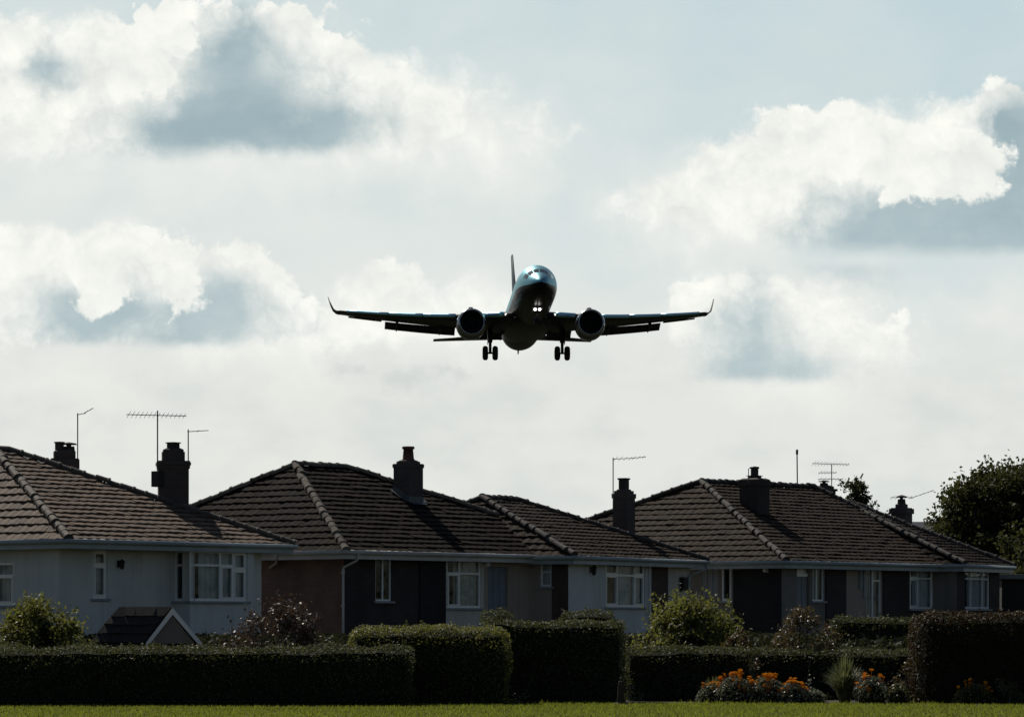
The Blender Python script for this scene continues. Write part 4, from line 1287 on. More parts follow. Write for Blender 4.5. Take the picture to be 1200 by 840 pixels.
def bush(label, c, rx, ry, h, m, size=.07, nclump=40, per=110, name='shrub', cat='shrub', group=None, core=.62, twigs=14, clump=.30, up=.2, asp=.55, stray=.25, low=.0, tall=None):
    """loose shrub: leaf sprays in clumps through an uneven dome on visible stems, a dark middle"""
    z0 = ground_z(c[0], c[1])
    root = empty(name, (c[0], c[1], z0))
    tag(root, label, cat, group)
    C, tips = [], []
    for i in range(nclump):
        for _ in range(40):
            th = random.random() * 2 * math.pi; zz = random.random() ** .75
            rr = math.sqrt(max(0, 1 - (max(0, zz - low) / (1 - low + 1e-6)) ** 2)) if zz > low else 1.0
            rad = rr * (.55 + .45 * random.random() ** .5)
            p = Vector((math.cos(th) * rad * rx, math.sin(th) * rad * ry, zz * h * .92))
            if fbm(p.x + c[0], p.y, p.z, 1.1 / max(.3, rx)) > -.35: break
        tips.append(p)
        outw = Vector((p.x / rx, p.y / ry, .6 + p.z / h)).normalized()
        k = int(per * random.uniform(.5, 1.4))
        cl = clump * min(rx, h) * random.uniform(.6, 1.25)
        for _ in range(k):
            d = Vector((random.gauss(0, 1), random.gauss(0, 1), random.gauss(0, 1))) * cl * .42
            C.append(p + d + outw * abs(random.gauss(0, 1)) * cl * stray)
        # leafy shoots that break the outline
        for _ in range(2):
            ln = cl * random.uniform(.8, 2.0)
            dr = (outw + Vector((random.gauss(0, .35), random.gauss(0, .35), random.gauss(.2, .35)))).normalized()
            for q in range(int(5 + ln * 14)):
                f = q / (5 + ln * 14)
                C.append(p + dr * ln * f + Vector((random.gauss(0, .03), random.gauss(0, .03), random.gauss(0, .03))) * (1 + 2 * (1 - f)))
    if tall:
        for (tx, tz, n_) in tall:
            for _ in range(n_):
                C.append(Vector((tx + random.gauss(0, .10), random.gauss(0, .15), tz + random.gauss(0, .12))))
    C = [q if q.z > .03 else Vector((q.x, q.y, .03 + random.random() * .1)) for q in C]
    leaves('foliage', np.array([tuple(q) for q in C]), size, M[m], root, up=up, aspect=asp)
    mb = MB()
    for t in random.sample(tips, min(twigs, len(tips))):
        b = Vector((random.gauss(0, .08), random.gauss(0, .08), -.05))
        mid = b.lerp(t, .5) + Vector((random.gauss(0, .06), random.gauss(0, .06), .08))
        mb.tube([b, mid, t], [.022, .015, .006], 5)
    mb.build('stem', M['bark'], root)
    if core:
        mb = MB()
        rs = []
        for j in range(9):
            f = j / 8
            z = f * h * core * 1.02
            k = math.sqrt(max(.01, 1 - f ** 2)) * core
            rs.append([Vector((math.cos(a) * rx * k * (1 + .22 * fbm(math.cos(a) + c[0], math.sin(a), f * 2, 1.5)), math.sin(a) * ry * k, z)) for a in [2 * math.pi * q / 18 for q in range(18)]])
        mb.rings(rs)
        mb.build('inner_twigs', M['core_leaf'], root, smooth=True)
    return root


def tree(label, c, h, crown_c, crown_r, m, nclump, per, size, trunk_r, name='tree', group=None, clump=.5, fill=1.0):
    z0 = ground_z(c[0], c[1])
    root = empty(name, (c[0], c[1], z0))
    tag(root, label, 'tree', group)
    cc, cr = Vector(crown_c), Vector(crown_r)
    tips, C = [], []
    sd = random.random() * 30
    tries = 0
    while len(tips) < nclump and tries < nclump * 60:
        tries += 1
        d = Vector((random.gauss(0, 1), random.gauss(0, 1), random.gauss(0, 1))).normalized()
        rad = random.random() ** .42
        lump = 1 + .26 * mnoise.noise(d * 2.1 + Vector((sd, 0, 0))) + .12 * mnoise.noise(d * 5 + Vector((0, sd, 0)))
        p = cc + Vector((d.x * cr.x, d.y * cr.y, d.z * cr.z)) * rad * lump
        if mnoise.noise(p * (1.4 / cr.x) + Vector((sd, sd, 0))) < -.34 * fill: continue
        tips.append(p)
    for p in tips:
        outw = (p - cc).normalized()
        k = int(per * random.uniform(.4, 1.5)); cl = clump * random.uniform(.6, 1.2)
        for _ in range(k):
            C.append(p + Vector((random.gauss(0, 1), random.gauss(0, 1), random.gauss(0, .8))) * cl * .45)
        for _ in range(2):
            dr = (outw + Vector((random.gauss(0, .5), random.gauss(0, .5), random.gauss(.1, .4)))).normalized(); ln = cl * random.uniform(.8, 1.7)
            for q in range(9): C.append(p + dr * ln * q / 9 + Vector((random.gauss(0, .04), random.gauss(0, .04), random.gauss(0, .04))))
    leaves('crown', np.array([tuple(q) for q in C]), size, M[m], root, up=-.2, aspect=.65)
    mb = MB()
    top = Vector((cc.x * .6, cc.y * .6, cc.z))
    mb.tube([(0, 0, -.2), (0, 0, .25), top * .45 + Vector((.05, 0, 0)), top * .8, top + Vector((0, 0, cr.z * .4))], [trunk_r * 1.5, trunk_r, trunk_r * .85, trunk_r * .6, trunk_r * .2], 10)
    for p in random.sample(tips, min(len(tips), 46)):
        f = random.uniform(.45, .95); s = top * f
        mid = s.lerp(p, .5) + Vector((random.gauss(0, .12), random.gauss(0, .12), -.1))
        mb.tube([s, mid, p], [trunk_r * .32, trunk_r * .18, trunk_r * .05], 6)
    mb.build('trunk', M['bark'], root, smooth=True)
    return root


def grass_clump(label, c, r, h, m='reed', n=420, name='ornamental_grass', group=None, w=.014):
    root = empty(name, (c[0], c[1], ground_z(*c[:2])))
    tag(root, label, 'plant', group)
    V, T = [], []
    for _ in range(n):
        th = random.random() * 2 * math.pi; sp = random.random() ** .7
        d = Vector((math.cos(th), math.sin(th), 0))
        ln = h * random.uniform(.7, 1.12) * (1 - .25 * sp)
        s = Vector((-d.y, d.x, 0)) * w * random.uniform(.6, 1.2)
        p0 = d * r * .25 * random.random()
        pts = [p0 + d * r * sp * (f ** 1.7) * 1.05 + Vector((0, 0, ln * (f - .32 * sp * f ** 3))) for f in (0, .35, .7, 1.0)]
        for i in range(3):
            wa, wb = (1, .9, .65, .08)[i], (1, .9, .65, .08)[i + 1]
            V += [pts[i] - s * wa, pts[i] + s * wa, pts[i + 1] + s * wb, pts[i + 1] - s * wb]
        T += [random.random()] * 3
    raw_mesh('foliage', np.array([tuple(v) for v in V], dtype=np.float32), 4, M[m], T, root)
    return root


def flower_plant(label, c, rx, ry, h, flowers, m='leaf_mid', size=.055, fm='petal', fr=.05, n=700, name='flowering_plant', group='orange flowering plants in the bed', fspread=None):
    z0 = ground_z(*c[:2])
    root = empty(name, (c[0], c[1], z0)); tag(root, label, 'plant', group)
    C = []
    for _ in range(n):
        th = random.random() * 2 * math.pi; zz = random.random() ** .7
        rad = math.sqrt(max(0, 1 - zz ** 2.4)) * (.6 + .4 * random.random() ** .5)
        C.append((math.cos(th) * rad * rx, math.sin(th) * rad * ry, zz * h * (.86 + .2 * mnoise.noise((math.cos(th) * 2 + c[0], zz * 3, 0)))))
    leaves('foliage', np.array(C), size, M[m], root, up=.1)
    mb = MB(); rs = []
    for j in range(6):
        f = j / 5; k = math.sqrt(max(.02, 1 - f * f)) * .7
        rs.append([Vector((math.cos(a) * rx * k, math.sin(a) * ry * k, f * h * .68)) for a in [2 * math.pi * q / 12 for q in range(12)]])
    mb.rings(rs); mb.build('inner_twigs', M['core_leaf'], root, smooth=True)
    for i in range(flowers):
        th = random.random() * 2 * math.pi; rad = random.random() ** .6 * .92
        x, y = math.cos(th) * rad * rx, -abs(math.sin(th)) * rad * ry * .9 + ry * .25
        z = h * math.sqrt(max(.12, 1 - rad ** 2.4)) * random.uniform(.9, 1.1) + .02
        r = fr * random.uniform(.7, 1.25)
        mb = MB()
        tilt = Vector((random.gauss(0, .35), -.45 + random.gauss(0, .25), 1)).normalized()
        a0 = tilt.orthogonal().normalized(); b0 = tilt.cross(a0)
        np_ = random.choice((7, 8, 9))
        for lay, (rr, lift) in enumerate(((1.0, .12), (.62, .42))):
            for q in range(np_):
                w = 2 * math.pi * (q + lay * .5) / np_; w2 = math.pi / np_ * .9
                d = a0 * math.cos(w) + b0 * math.sin(w)
                e1 = a0 * math.cos(w - w2) + b0 * math.sin(w - w2); e2 = a0 * math.cos(w + w2) + b0 * math.sin(w + w2)
                mb.quad(Vector((0, 0, 0)) + tilt * r * .1, e1 * r * rr * .62 + tilt * r * lift * .7, d * r * rr + tilt * r * lift, e2 * r * rr * .62 + tilt * r * lift * .7, tone=random.random())
        mb.tube([Vector((0, 0, 0)), Vector((-x * .05, 0, -.14))], .006, 4)
        mb.build('flower', M[fm], root, loc=(x, y, z), fix=False)
    return root


def weeds(label, c, h, n, m='leaf_grey', group=None, size=.05, spread=.15, name='weed'):
    root = empty(name, (c[0], c[1], ground_z(*c[:2]))); tag(root, label, 'plant', group)
    C = []; mb = MB()
    for k in range(max(2, n // 14)):
        t = Vector((random.gauss(0, spread), random.gauss(0, spread * .6), h * random.uniform(.5, 1)))
        b = Vector((t.x * .2, t.y * .2, 0)); mb.tube([b, b.lerp(t, .5) + Vector((random.gauss(0, .02), 0, 0)), t], .006, 4)
        for q in range(14):
            C.append(tuple(b.lerp(t, random.uniform(.15, 1)) + Vector((random.gauss(0, .035), random.gauss(0, .035), 0))))
    mb.build('stem', M['stem'], root)
    leaves('foliage', np.array(C), size, M[m], root, up=.2)
    return root


def build_garden():
    X = lambda px, d: (px - 600) * d / F
    Zp = lambda py, d: CAMZ + (HORIZON - py) * d / F
    # clipped hedges, each with its own front distance
    hedge('long low hedge with a flat sunlit top running across the left', X(-60, 73.9), X(483, 73.9), 74.0, 75.0, Zp(759, 74.4), size=.05, dens=560)
    hedge('clipped hedge with yellow-green rounded top between the low hedge and the tall dark one', X(408, 75.4), X(597, 75.4), 75.4, 76.8, Zp(736, 76), m='hedge_yellow', round_=.30, size=.055)
    hedge('tall dark square-cut hedge in the middle beside the wooden post', X(567, 77.3), X(731, 77.3), 77.3, 78.5, Zp(728, 77.8), size=.055, round_=.07)
    hedge('low dark hedge behind the orange flowers, right of the post', X(733, 79.2), X(884, 79.2), 79.3, 80.3, Zp(761, 79.8), size=.055)
    hedge('low dark hedge behind the spiky ornamental grass', X(868, 81.0), X(1090, 81.0), 81.0, 82.0, Zp(762, 81.5), z0=None, size=.055)
    hedge('dark level hedge against the long bungalow wall', X(978, 88), X(1085, 88), 88.0, 89.0, Zp(725, 88.5), z0=None, size=.06)
    hedge('big rounded rust-tinged hedge at the right edge', X(1077, 76), X(1240, 76), 76.2, 78.4, Zp(717, 77.3), m='hedge_rust', round_=.45, size=.06, wav=.10)
    hedge('small dark clipped shrub peeping over the tall hedge under the blue door', X(566, 84), X(600, 84), 84, 84.6, Zp(718.5, 84.3), z0=None, size=.05, name='clipped_shrub', cat='shrub', group=None, round_=.08)
    hedge('dark flat topped clipped shrub under the white wall of the middle bungalow', X(657, 86), X(720, 86), 86, 86.8, Zp(717, 86.4), z0=None, size=.05, name='clipped_shrub', cat='shrub', group=None, round_=.12)
    hedge('dark clipped shrub at the foot of the white wall beside the lime green bush', X(728, 87), X(760, 87), 87, 87.6, Zp(746, 87.3), z0=None, size=.05, name='clipped_shrub', cat='shrub', group=None)
    # loose shrubs
    bush('large yellow-green leafy bush behind the left end of the long hedge', (X(50, 78.5), 78.5), .92, .80, Zp(699, 78.5), 'leaf_lime', size=.085, nclump=95, per=95, core=.78, low=.35)
    bush('small leafy shrub between the yellow-green bush and the porch', (X(101, 77), 77), .42, .4, Zp(741, 77), 'leaf_mid', size=.06, nclump=18, per=60)
    bush('dark little shrub at the far left edge behind the hedge', (X(3, 77), 77), .34, .3, Zp(741, 77), 'leaf_mid', size=.055, nclump=14, per=60)
    bush('dark purplish shrub with glinting leaves between the porch and the medium hedge', (X(322, 79.2), 79.2), 1.12, .8, Zp(708, 79.2), 'leaf_purple', size=.085, nclump=62, per=62, core=.60, twigs=26, stray=.4)
    bush('lime green sunlit bush with pale leaves in front of the middle bungalow', (X(808, 82.5), 82.5), 1.28, .95, Zp(712, 82.5) - ground_z(0, 82.5), 'leaf_lime', size=.095, nclump=100, per=85, core=.66, stray=.4)
    bush('trailing grey-green shrub right of the lime green bush', (X(866, 80.4), 80.4), .48, .45, Zp(738, 80.4), 'leaf_brown', size=.07, nclump=30, per=60, core=.5)
    bush('loose brownish shrub in front of the long bungalow entrance', (X(942, 82.4), 82.4), .80, .7, Zp(715, 82.4) - ground_z(0, 82.4), 'leaf_brown', size=.07, nclump=56, per=60, core=.55, stray=.4, twigs=24)
    bush('thin dark twiggy shrub beside the rust-tinged hedge', (X(1065, 77.4), 77.4), .36, .4, Zp(776, 77.4), 'leaf_brown', size=.06, nclump=22, per=40, core=.45)
    bush('low dark shrub at the right end of the flower bed', (X(1180, 75.6), 75.6), .34, .3, Zp(800, 75.6), 'leaf_mid', size=.05, nclump=16, per=40, core=.5)
    # planting in the bed
    grass_clump('spiky grey-green ornamental grass rising in a fountain in the bed', (X(990, 76.9), 76.9), .48, 1.10, n=620)
    grass_clump('short tuft of grass at the left end of the orange flower bed', (X(836, 77.4), 77.4), .36, .62, n=260, name='grass_tuft')
    flower_plant('leafy mound with a few orange flowers, leftmost in the flower bed', (X(836, 77.2), 77.2), .40, .34, .44, 9, m='leaf_grey', n=800)
    FL = 'orange flowering plants in the bed'
    flower_plant('low mound of orange flowers at the left of the flower bed', (X(862, 76.9), 76.9), .50, .38, .64, 34, m='leaf_grey', n=1100, fr=.06)
    flower_plant('middle mound of orange flowers with greyish leaves', (X(899, 76.8), 76.8), .48, .38, .62, 32, m='leaf_grey', n=1100, fr=.06)
    flower_plant('smaller orange flower mound touching the ornamental grass', (X(930, 76.5), 76.5), .38, .32, .50, 20, m='leaf_grey', n=800, fr=.055)
    flower_plant('pale leafy mound with hardly a flower under the ornamental grass', (X(955, 76.4), 76.4), .28, .25, .34, 2, m='leaf_grey', n=500, fm='petal_white', fr=.03, group=None)
    flower_plant('yellow-orange flower clump right of the ornamental grass', (X(1022, 76.2), 76.2), .40, .34, .66, 15, m='leaf_grey', n=800, fr=.055)
    flower_plant('leafy plant without blooms in front of the thin twiggy shrub', (X(1052, 76.0), 76.0), .28, .26, .5, 0, m='leaf_mid', n=420, group=None)
    flower_plant('orange flower clump in front of the big rust-tinged hedge', (X(1141, 75.5), 75.5), .46, .34, .50, 15, m='leaf_mid', n=600)
    weeds('tall stalk with whitish leaves behind the orange flowers', (X(948, 77.6), 77.6), 1.05, 50, m='petal_white', spread=.06, size=.045, name='flower_stalk')
    weeds('short pale weed at the foot of the tall dark hedge beside the post', (X(741, 76.6), 76.6), .42, 60, m='leaf_grey', spread=.12)
    weeds('small pale plant with white leaves rising behind the orange clump by the rust-tinged hedge', (X(1131, 75.8), 75.8), .62, 40, m='leaf_grey', spread=.05, name='flower_stalk')
    weeds('pale weed at the base of the tall hedge near its left end', (X(605, 76.4), 76.4), .36, 60, m='leaf_grey', spread=.16)
    # low dark ground cover added to hide the brightly lit ground behind the hedges
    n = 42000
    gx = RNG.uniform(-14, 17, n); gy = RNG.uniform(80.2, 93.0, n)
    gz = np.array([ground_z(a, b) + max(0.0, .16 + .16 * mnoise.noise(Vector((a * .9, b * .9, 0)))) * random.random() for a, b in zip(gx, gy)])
    g = leaves('added_ground_cover', np.stack([gx, gy, gz], 1), .16, M['added_cover_leaf'], None, up=.3, aspect=.6)
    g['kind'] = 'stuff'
    # post at the lawn's edge
    d = 75.4
    r = empty('wooden_post', (X(727, d), d, 0)); tag(r, 'short dark wooden post on the lawn edge by the tall hedge', 'post')
    mb = MB()
    mb.rings([[Vector((sx * k + o, sy * k, z)) for sx, sy in ((-1, -1), (1, -1), (1, 1), (-1, 1))] for z, k, o in ((-.1, .075, 0), (.05, .07, 0), (.25, .062, .004), (.46, .055, .01), (.49, .04, .01))])
    mb.build('post', M['wood_dark'], r, bevel=.008)
    mb = MB(); mb.lathe([(0.0, .20), (.025, .17), (.05, .09), (.052, .0)], n=14); mb.build('soil_collar', M['soil'], r, smooth=True)
    # trees beyond the roofs
    d = 136.0
    tree('large dense tree with dark dappled crown rising behind the end bungalow at the right', (X(1183, d), d), 8, (0, 0, 3.75), (2.75, 2.5, 2.6), 'leaf_tree', 520, 190, .16, .24, clump=.66, fill=1.5)
    d = 131.0
    tree('dark tree cut by the right edge behind the garage', (X(1222, d), d), 6, (0, 0, 2.5), (1.5, 1.6, 2.2), 'leaf_tree', 120, 100, .15, .18, clump=.6)
    d = 150.0
    tree('small airy tree top showing over the long roof beside the stacked aerial', (X(1003, d), d), 7, (0, 0, 5.75), (.66, .7, .75), 'leaf_tree', 46, 34, .13, .07, clump=.30)
    d = 152.0
    tree('low tree of which only a few leaves show over the end roof', (X(1030, d), d), 6, (0, 0, 4.55), (.8, .8, .65), 'leaf_tree', 36, 40, .13, .07, clump=.3)

# ------------------------------------------------------------------ the airliner
def build_plane():
    D = 4200 / 12.63
    root = empty('airliner', P(617.5, 366.0, D))
    tag(root, 'dark twin engined airliner on final approach with flaps and wheels down', 'airplane')
    root.rotation_euler = (R(-6.7), R(-0.1), R(4.2))
    # fuselage: y runs aft, nose at -16.2
    prof = [(-16.25, .04, -.62), (-16.15, .22, -.61), (-15.9, .45, -.58), (-15.5, .70, -.53), (-15.0, .93, -.46), (-14.5, 1.12, -.38), (-14.0, 1.30, -.29), (-13.4, 1.49, -.20), (-12.7, 1.65, -.11), (-12.0, 1.76, -.05), (-11.0, 1.85, -.01), (-10, 1.88, 0)]
    prof += [(y, 1.88, 0) for y in np.arange(-9, 7.1, 1.0)]
    prof += [(8.5, 1.84, .05), (10, 1.72, .17), (11.5, 1.54, .34), (13, 1.30, .56), (14.5, 1.02, .80), (16, .70, 1.02), (17.2, .40, 1.18), (17.9, .18, 1.26), (18.0, .05, 1.27)]
    n = 40
    def pt(y, r, zc, a, o=0.0):
        rz = r * 1.06
        x = math.sin(a) * (r + o); z = math.cos(a) * (rz + o)
        if y < -12.5 and z > 0:            # flatter windscreen brow
            f = min(1, (-12.5 - y) / 2.5); z *= 1 - .10 * f
        return (x, y, zc + z)
    LINE = R(98)
    up, lo = MB(), MB()
    k1 = 26
    up.rings([[pt(y, r, zc, -LINE + 2 * LINE * j / k1) for j in range(k1 + 1)] for y, r, zc in prof], cap=False, closed=False)
    k2 = 18
    lo.rings([[pt(y, r, zc, LINE + (2 * math.pi - 2 * LINE) * j / k2) for j in range(k2 + 1)] for y, r, zc in prof], cap=False, closed=False)
    f = up.build('fuselage', M['plane_paint'], root, smooth=True)
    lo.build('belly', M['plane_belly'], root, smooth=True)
    # wing-body fairing
    mb = MB()
    rs = []
    for y, w, h in ((-6.0, .3, .05), (-5.2, 1.2, .35), (-4, 1.85, .62), (-1, 2.05, .72), (3, 2.0, .70), (5, 1.5, .5), (6.6, .5, .12)):
        rs.append([(math.sin(a) * w, y, -1.45 - math.cos(a) * h * .9 * (1 if math.cos(a) > 0 else .6)) for a in [2 * math.pi * q / 20 for q in range(20)]])
    mb.rings(rs); mb.build('wing_fairing', M['plane_belly'], root, smooth=True)
    # windscreen panes
    def surf(y, a, o):
        ys = [p[0] for p in prof]
        r = float(np.interp(y, ys, [p[1] for p in prof])); zc = float(np.interp(y, ys, [p[2] for p in prof]))
        return pt(y, r, zc, a, o)
    for a0, a1, s in ((2, 25, 0), (27, 50, .12), (52, 70, .35)):
        for sg in (-1, 1):
            mb = MB()
            g = [[surf(-14.75 + s + (j / 4) * (.80 + s * .25), R(sg * (a0 + (a1 - a0) * i / 5)), .012) for i in range(6)] for j in range(5)]
            for j in range(4):
                for i in range(5): mb.quad(g[j][i], g[j][i + 1], g[j + 1][i + 1], g[j + 1][i])
            mb.build('cockpit_window', M['cockpit_glass'], root, smooth=True)
    # row of cabin windows each side as one part per side
    for sg in (-1, 1):
        mb = MB()
        for i in range(34):
            y = -11 + i * .58
            if -1.2 < y < .2: continue
            a = R(sg * 72)
            mb.quad(*[surf(y + dy, a + sg * R(da), .008) for dy, da in ((-.12, -5), (.12, -5), (.12, 5), (-.12, 5))])
        mb.build('cabin_windows', M['cockpit_glass'], root)

    def foil(x, ly, z, chord, th, tw=0.0, n=12, vert=False):
        ring = []
        pts = [(1 - math.cos(math.pi * i / n)) / 2 for i in range(n + 1)]
        yt = lambda c: 5 * th * (.2969 * math.sqrt(c) - .126 * c - .3516 * c * c + .2843 * c ** 3 - .1036 * c ** 4)
        for c in pts: ring.append((c, yt(c) + .02 * math.sin(math.pi * c)))
        for c in reversed(pts[1:-1]): ring.append((c, -yt(c) * .8))
        out = []
        for c, t in ring:
            dy, dz = c * chord, t * chord
            y2 = dy * math.cos(tw) + dz * math.sin(tw); z2 = -dy * math.sin(tw) + dz * math.cos(tw)
            out.append((x + z2, ly + y2, z) if vert else (x, ly + y2, z + z2))
        return out
    DI = math.tan(R(5.6))
    LEk = [(1.6, -4.4), (5.6, -1.7), (17.3, 4.2)]
    CHk = [(1.6, 7.6), (5.6, 4.9), (17.3, 1.75)]
    le = lambda x: float(np.interp(x, [p[0] for p in LEk], [p[1] for p in LEk]))
    ch = lambda x: float(np.interp(x, [p[0] for p in CHk], [p[1] for p in CHk]))
    wz = lambda x: -1.12 + (x - 1.6) * DI + .004 * max(0, x - 6) ** 2
    for sg in (-1, 1):
        mb = MB()
        st = [1.2, 1.8, 3, 4.5, 5.6, 7.5, 9.5, 11.5, 13.5, 15.5, 17.3]
        mb.rings([[(sg * p[0], p[1], p[2]) for p in foil(x, le(x), wz(x), ch(x), .155 - .03 * x / 17, R(3.5 - .2 * x))] for x in st])
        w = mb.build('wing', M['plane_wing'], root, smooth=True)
        # leading edge slats; the blue sky sheen is put into their colour
        for xa, xb in ((2.4, 4.3), (6.7, 9.6), (9.65, 12.7), (12.75, 16.6)):
            mb = MB()
            rs = []
            for x in np.linspace(xa, xb, 5):
                ring = foil(x, le(x) - .14, wz(x) - .02, ch(x) * .11 + .28, .52, R(-12), n=6)
                rs.append([(sg * p[0], p[1], p[2]) for p in ring])
            mb.rings(rs); mb.build('slat', M['slat_sheen'], w, smooth=True)
        # winglet
        mb = MB(); rs = []
        for (x, y, z, c, t) in ((17.25, 4.2, wz(17.1), 1.75, .12), (17.55, 4.45, wz(17.1) + .10, 1.6, .13), (17.82, 4.8, wz(17.1) + .38, 1.4, .13), (18.02, 5.3, wz(17.1) + .9, 1.15, .12), (18.28, 6.0, wz(17.1) + 1.75, .65, .10)):
            rr = foil(0, y, 0, c, t, n=8)
            tilt = min(1.0, (z - wz(17.1)) / .4)
            rs.append([(sg * (x + p[2] * tilt), p[1], z + p[2] * (1 - tilt)) for p in rr])
        mb.rings(rs); mb.build('winglet', M['plane_wing'], w, smooth=True)
        # flaps, lowered
        for xa, xb, cf, ang in ((2.1, 4.4, 1.0, 22), (6.5, 13.0, 0.95, 24)):
            for lev, (k, dz_, da) in enumerate(((1.0, -.10, 0), (.5, -.50, 10))):
                mb = MB(); rs = []
                for x in np.linspace(xa, xb, 6):
                    te = le(x) + ch(x)
                    c = cf * (1 - .03 * (x - xa)) * k
                    rs.append([(sg * p[0], p[1], p[2]) for p in foil(x, te - .30 + lev * .85 * cf, wz(x) - .12 + dz_ * cf / 1.4, c, .14, R(ang + da), n=7)])
                mb.rings(rs); mb.build('flap', M['plane_wing'], w, smooth=True)
        # aileron
        mb = MB(); rs = []
        for x in np.linspace(13.3, 16.4, 4):
            te = le(x) + ch(x)
            rs.append([(sg * p[0], p[1], p[2]) for p in foil(x, te - .12, wz(x) - .05, .45, .14, R(8), n=6)])
        mb.rings(rs); mb.build('aileron', M['plane_wing'], w, smooth=True)
        # flap track fairings
        for x in (7.9, 11.9):
            te = le(x) + ch(x)
            mb = MB(); rs = []
            for f_, r_ in ((0, .02), (.12, .13), (.35, .20), (.6, .20), (.85, .12), (1, .02)):
                yy = te - 1.5 + f_ * 2.9; zz = wz(x) - .30 - .62 * max(0, f_ - .35) ** 1.2
                rs.append([(sg * x + math.cos(a) * r_ * .8, yy, zz + math.sin(a) * r_ * 1.25) for a in [2 * math.pi * q / 12 for q in range(12)]])
            mb.rings(rs); mb.build('flap_fairing', M['plane_wing'], w, smooth=True)
        # engine
        ex, ez, ey = sg * 5.45, -1.98, -5.2
        eng = MB()
        eng.lathe([(0, 1.13), (.06, 1.20), (.35, 1.32), (1.0, 1.38), (2.0, 1.34), (3.2, 1.10), (3.9, .92), (3.88, .86), (3.0, .9)], 'y', (ex, ey, ez), 40)
        e = eng.build('engine', M['nacelle'], root, smooth=True)
        mb = MB(); mb.lathe([(.34, 1.318), (.12, 1.255), (.0, 1.15), (-.02, 1.11), (.04, 1.06), (.18, 1.04)], 'y', (ex, ey, ez), 40); mb.build('intake_lip', M['plane_metal'], e, smooth=True)
        mb = MB(); mb.lathe([(.17, 1.043), (.6, 1.02), (1.1, 1.03), (1.35, 1.03), (1.36, .0)], 'y', (ex, ey, ez), 40); mb.build('intake_duct', M['plane_dark'], e, smooth=True)
        mb = MB()
        for q in range(22):
            a = 2 * math.pi * q / 22
            for r0, r1 in ((.26, .62), (.62, 1.0)):
                a0, a1 = a + r0 * .18, a + r1 * .18; dd = .12
                mb.quad(*[(ex + math.cos(aa) * rr, ey + .95 + yy, ez + math.sin(aa) * rr) for aa, rr, yy in ((a0, r0, 0), (a0 + .26, r0, dd), (a1 + .22, r1, dd * 1.4), (a1, r1, 0))])
        mb.build('fan', M['nacelle'], e)
        mb = MB(); mb.lathe([(.55, .005), (.65, .10), (.85, .22), (1.0, .29), (1.2, .30)], 'y', (ex, ey, ez), 20); mb.build('spinner', M['nacelle'], e, smooth=True)
        mb = MB(); mb.lathe([(3.0, .72), (3.9, .66), (4.6, .5), (4.62, .42), (5.3, .08)], 'y', (ex, ey, ez), 24); mb.build('exhaust', M['plane_dark'], e, smooth=True)
        mb = MB()
        pyl = []
        for yy, zt, zb, hw in ((-5.0, ez + 1.36, ez + 1.2, .03), (-4.0, ez + 1.62, ez + 1.1, .17), (-2.0, ez + 1.75, ez + .9, .2), (.2, ez + 1.5, ez + .6, .14), (1.6, ez + 1.4, ez + 1.1, .03)):
            pyl.append([(ex - hw, yy, zb), (ex + hw, yy, zb), (ex + hw, yy, zt), (ex - hw, yy, zt)])
        mb.rings(pyl); mb.build('pylon', M['plane_wing'], e)
        # main landing gear
        gx, gy = sg * 3.36, 1.3
        g = MB(); g.tube([(gx, gy - .1, -1.1), (gx, gy, -2.6)], .22, 12); g.tube([(gx, gy, -2.5), (gx, gy + .03, -3.65)], .14, 12)
        gear = g.build('main_gear', M['plane_dark'], root, smooth=True)
        mb = MB(); mb.tube([(gx, gy, -2.4), (gx - sg * 1.35, gy, -1.55)], .11, 8); mb.tube([(gx, gy, -2.55), (gx, gy + 1.1, -1.3)], .06, 8)
        mb.tube([(gx, gy - .12, -2.7), (gx, gy - .38, -3.15), (gx, gy - .1, -3.62)], .045, 6)
        mb.build('brace', M['plane_dark'], gear)
        mb = MB(); mb.tube([(gx - .55, gy, -3.60), (gx + .55, gy, -3.60)], .085, 10); mb.build('axle', M['plane_dark'], gear)
        mb = MB(); mb.box(gx + sg * .20, gx + sg * .24, gy - .45, gy + .45, -2.75, -1.35); mb.build('gear_door', M['plane_wing'], gear, bevel=.015)
        for dx in (-.46, .46):
            mb = MB(); mb.lathe([(-.24, .30), (-.24, .53), (-.18, .62), (-.08, .67), (.08, .67), (.18, .62), (.24, .53), (.24, .30)], 'x', (gx + dx, gy, -3.60), 26, cap=True)
            mb.build('wheel', M['tyre'], gear, smooth=True)
        # wing root landing light
        mb = MB(); mb.lathe([(0, .10), (.05, .09), (.06, .0)], 'y', (sg * 2.25, le(2.25) - .03, wz(2.25) + .03), 14); mb.build('landing_light', M['navlight'], root)
        # tailplane
        mb = MB()
        mb.rings([[(sg * p[0], p[1], p[2]) for p in foil(x, 12.9 + x * .62, .62 + x * .045, 3.3 - x * .26, .09, R(-1), n=9)] for x in (.3, 1.2, 3, 5.5, 7.75)])
        mb.build('tailplane', M['plane_wing'], root, smooth=True)
    # fin with its dorsal fillet
    mb = MB()
    mb.rings([foil(0, y, z, c, .09, n=10, vert=True) for y, z, c in ((10.6, 1.45, 6.2), (11.9, 2.2, 5.2), (13.0, 3.6, 4.4), (15.4, 6.6, 3.0), (17.3, 9.35, 1.9))])
    mb.build('tail_fin', M['tail_paint'], root, smooth=True)
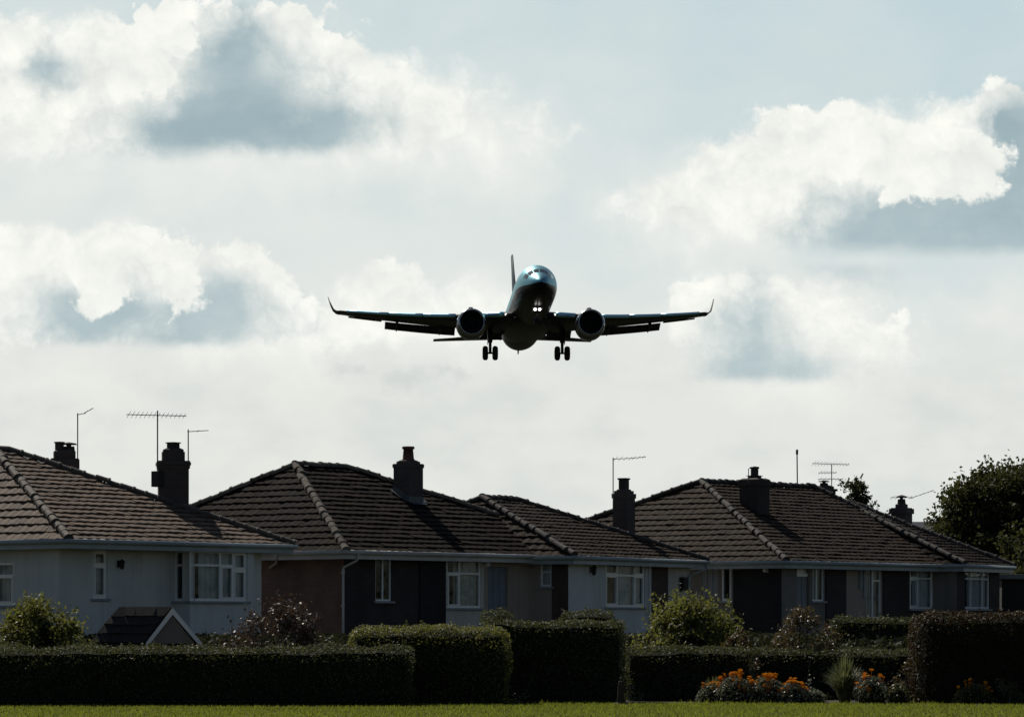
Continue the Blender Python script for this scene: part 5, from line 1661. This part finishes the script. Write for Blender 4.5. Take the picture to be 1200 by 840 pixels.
    mb = MB(); mb.rings([[(-.04, 6.8, 1.86), (.04, 6.8, 1.86), (.03, 6.8, 1.88), (-.03, 6.8, 1.88)], [(-.12, 11.2, 1.5), (.12, 11.2, 1.5), (.05, 11.2, 2.5), (-.05, 11.2, 2.5)], [(-.12, 12.5, 1.5), (.12, 12.5, 1.5), (.05, 12.5, 3.0), (-.05, 12.5, 3.0)]])
    mb.build('fin_fillet', M['tail_paint'], root)
    # nose gear with its landing and taxi lights
    g = MB(); g.tube([(0, -11.6, -1.5), (0, -11.7, -2.5)], .11, 10); g.tube([(0, -11.7, -2.4), (0, -11.75, -3.3)], .07, 10)
    gear = g.build('nose_gear', M['plane_wing'], root, smooth=True)
    mb = MB(); mb.tube([(0, -11.7, -2.5), (0, -10.6, -1.7)], .05, 8); mb.build('brace', M['plane_wing'], gear)
    mb = MB(); mb.tube([(-.3, -11.75, -3.28), (.3, -11.75, -3.28)], .06, 8); mb.build('axle', M['plane_dark'], gear)
    for dx in (-.2, .2):
        mb = MB(); mb.lathe([(-.09, .18), (-.09, .29), (-.04, .345), (.04, .345), (.09, .29), (.09, .18)], 'x', (dx, -11.75, -3.28), 20, cap=True); mb.build('wheel', M['tyre'], gear, smooth=True)
        mb = MB(); mb.box(dx * 1.9 - .015, dx * 1.9 + .015, -12.6, -10.9, -2.25, -1.65); mb.build('gear_door', M['plane_belly'], gear)
        mb = MB(); mb.lathe([(-.02, .0), (0, .13), (.06, .12), (.10, .03)], 'y', (dx * 1.0, -11.92, -2.20), 14); mb.build('landing_light', M['lamp'], gear)
    # blade aerials and the tail skid
    mb = MB(); mb.rings([[(-.02, -6.4, -1.95), (.02, -6.4, -1.95), (.02, -5.9, -1.95), (-.02, -5.9, -1.95)], [(-.01, -6.1, -2.35), (.01, -6.1, -2.35), (.01, -5.95, -2.35), (-.01, -5.95, -2.35)]]); mb.build('blade_antenna', M['plane_dark'], root)
    mb = MB(); mb.rings([[(-.06, 10.6, -1.45), (.06, 10.6, -1.45), (.06, 11.6, -1.15), (-.06, 11.6, -1.15)], [(-.04, 11.1, -1.75), (.04, 11.1, -1.75), (.04, 11.5, -1.7), (-.04, 11.5, -1.7)]]); mb.build('tail_skid', M['plane_dark'], root)
    return root

build_ground()
build_houses()
build_aerials()
build_garden()
build_plane()
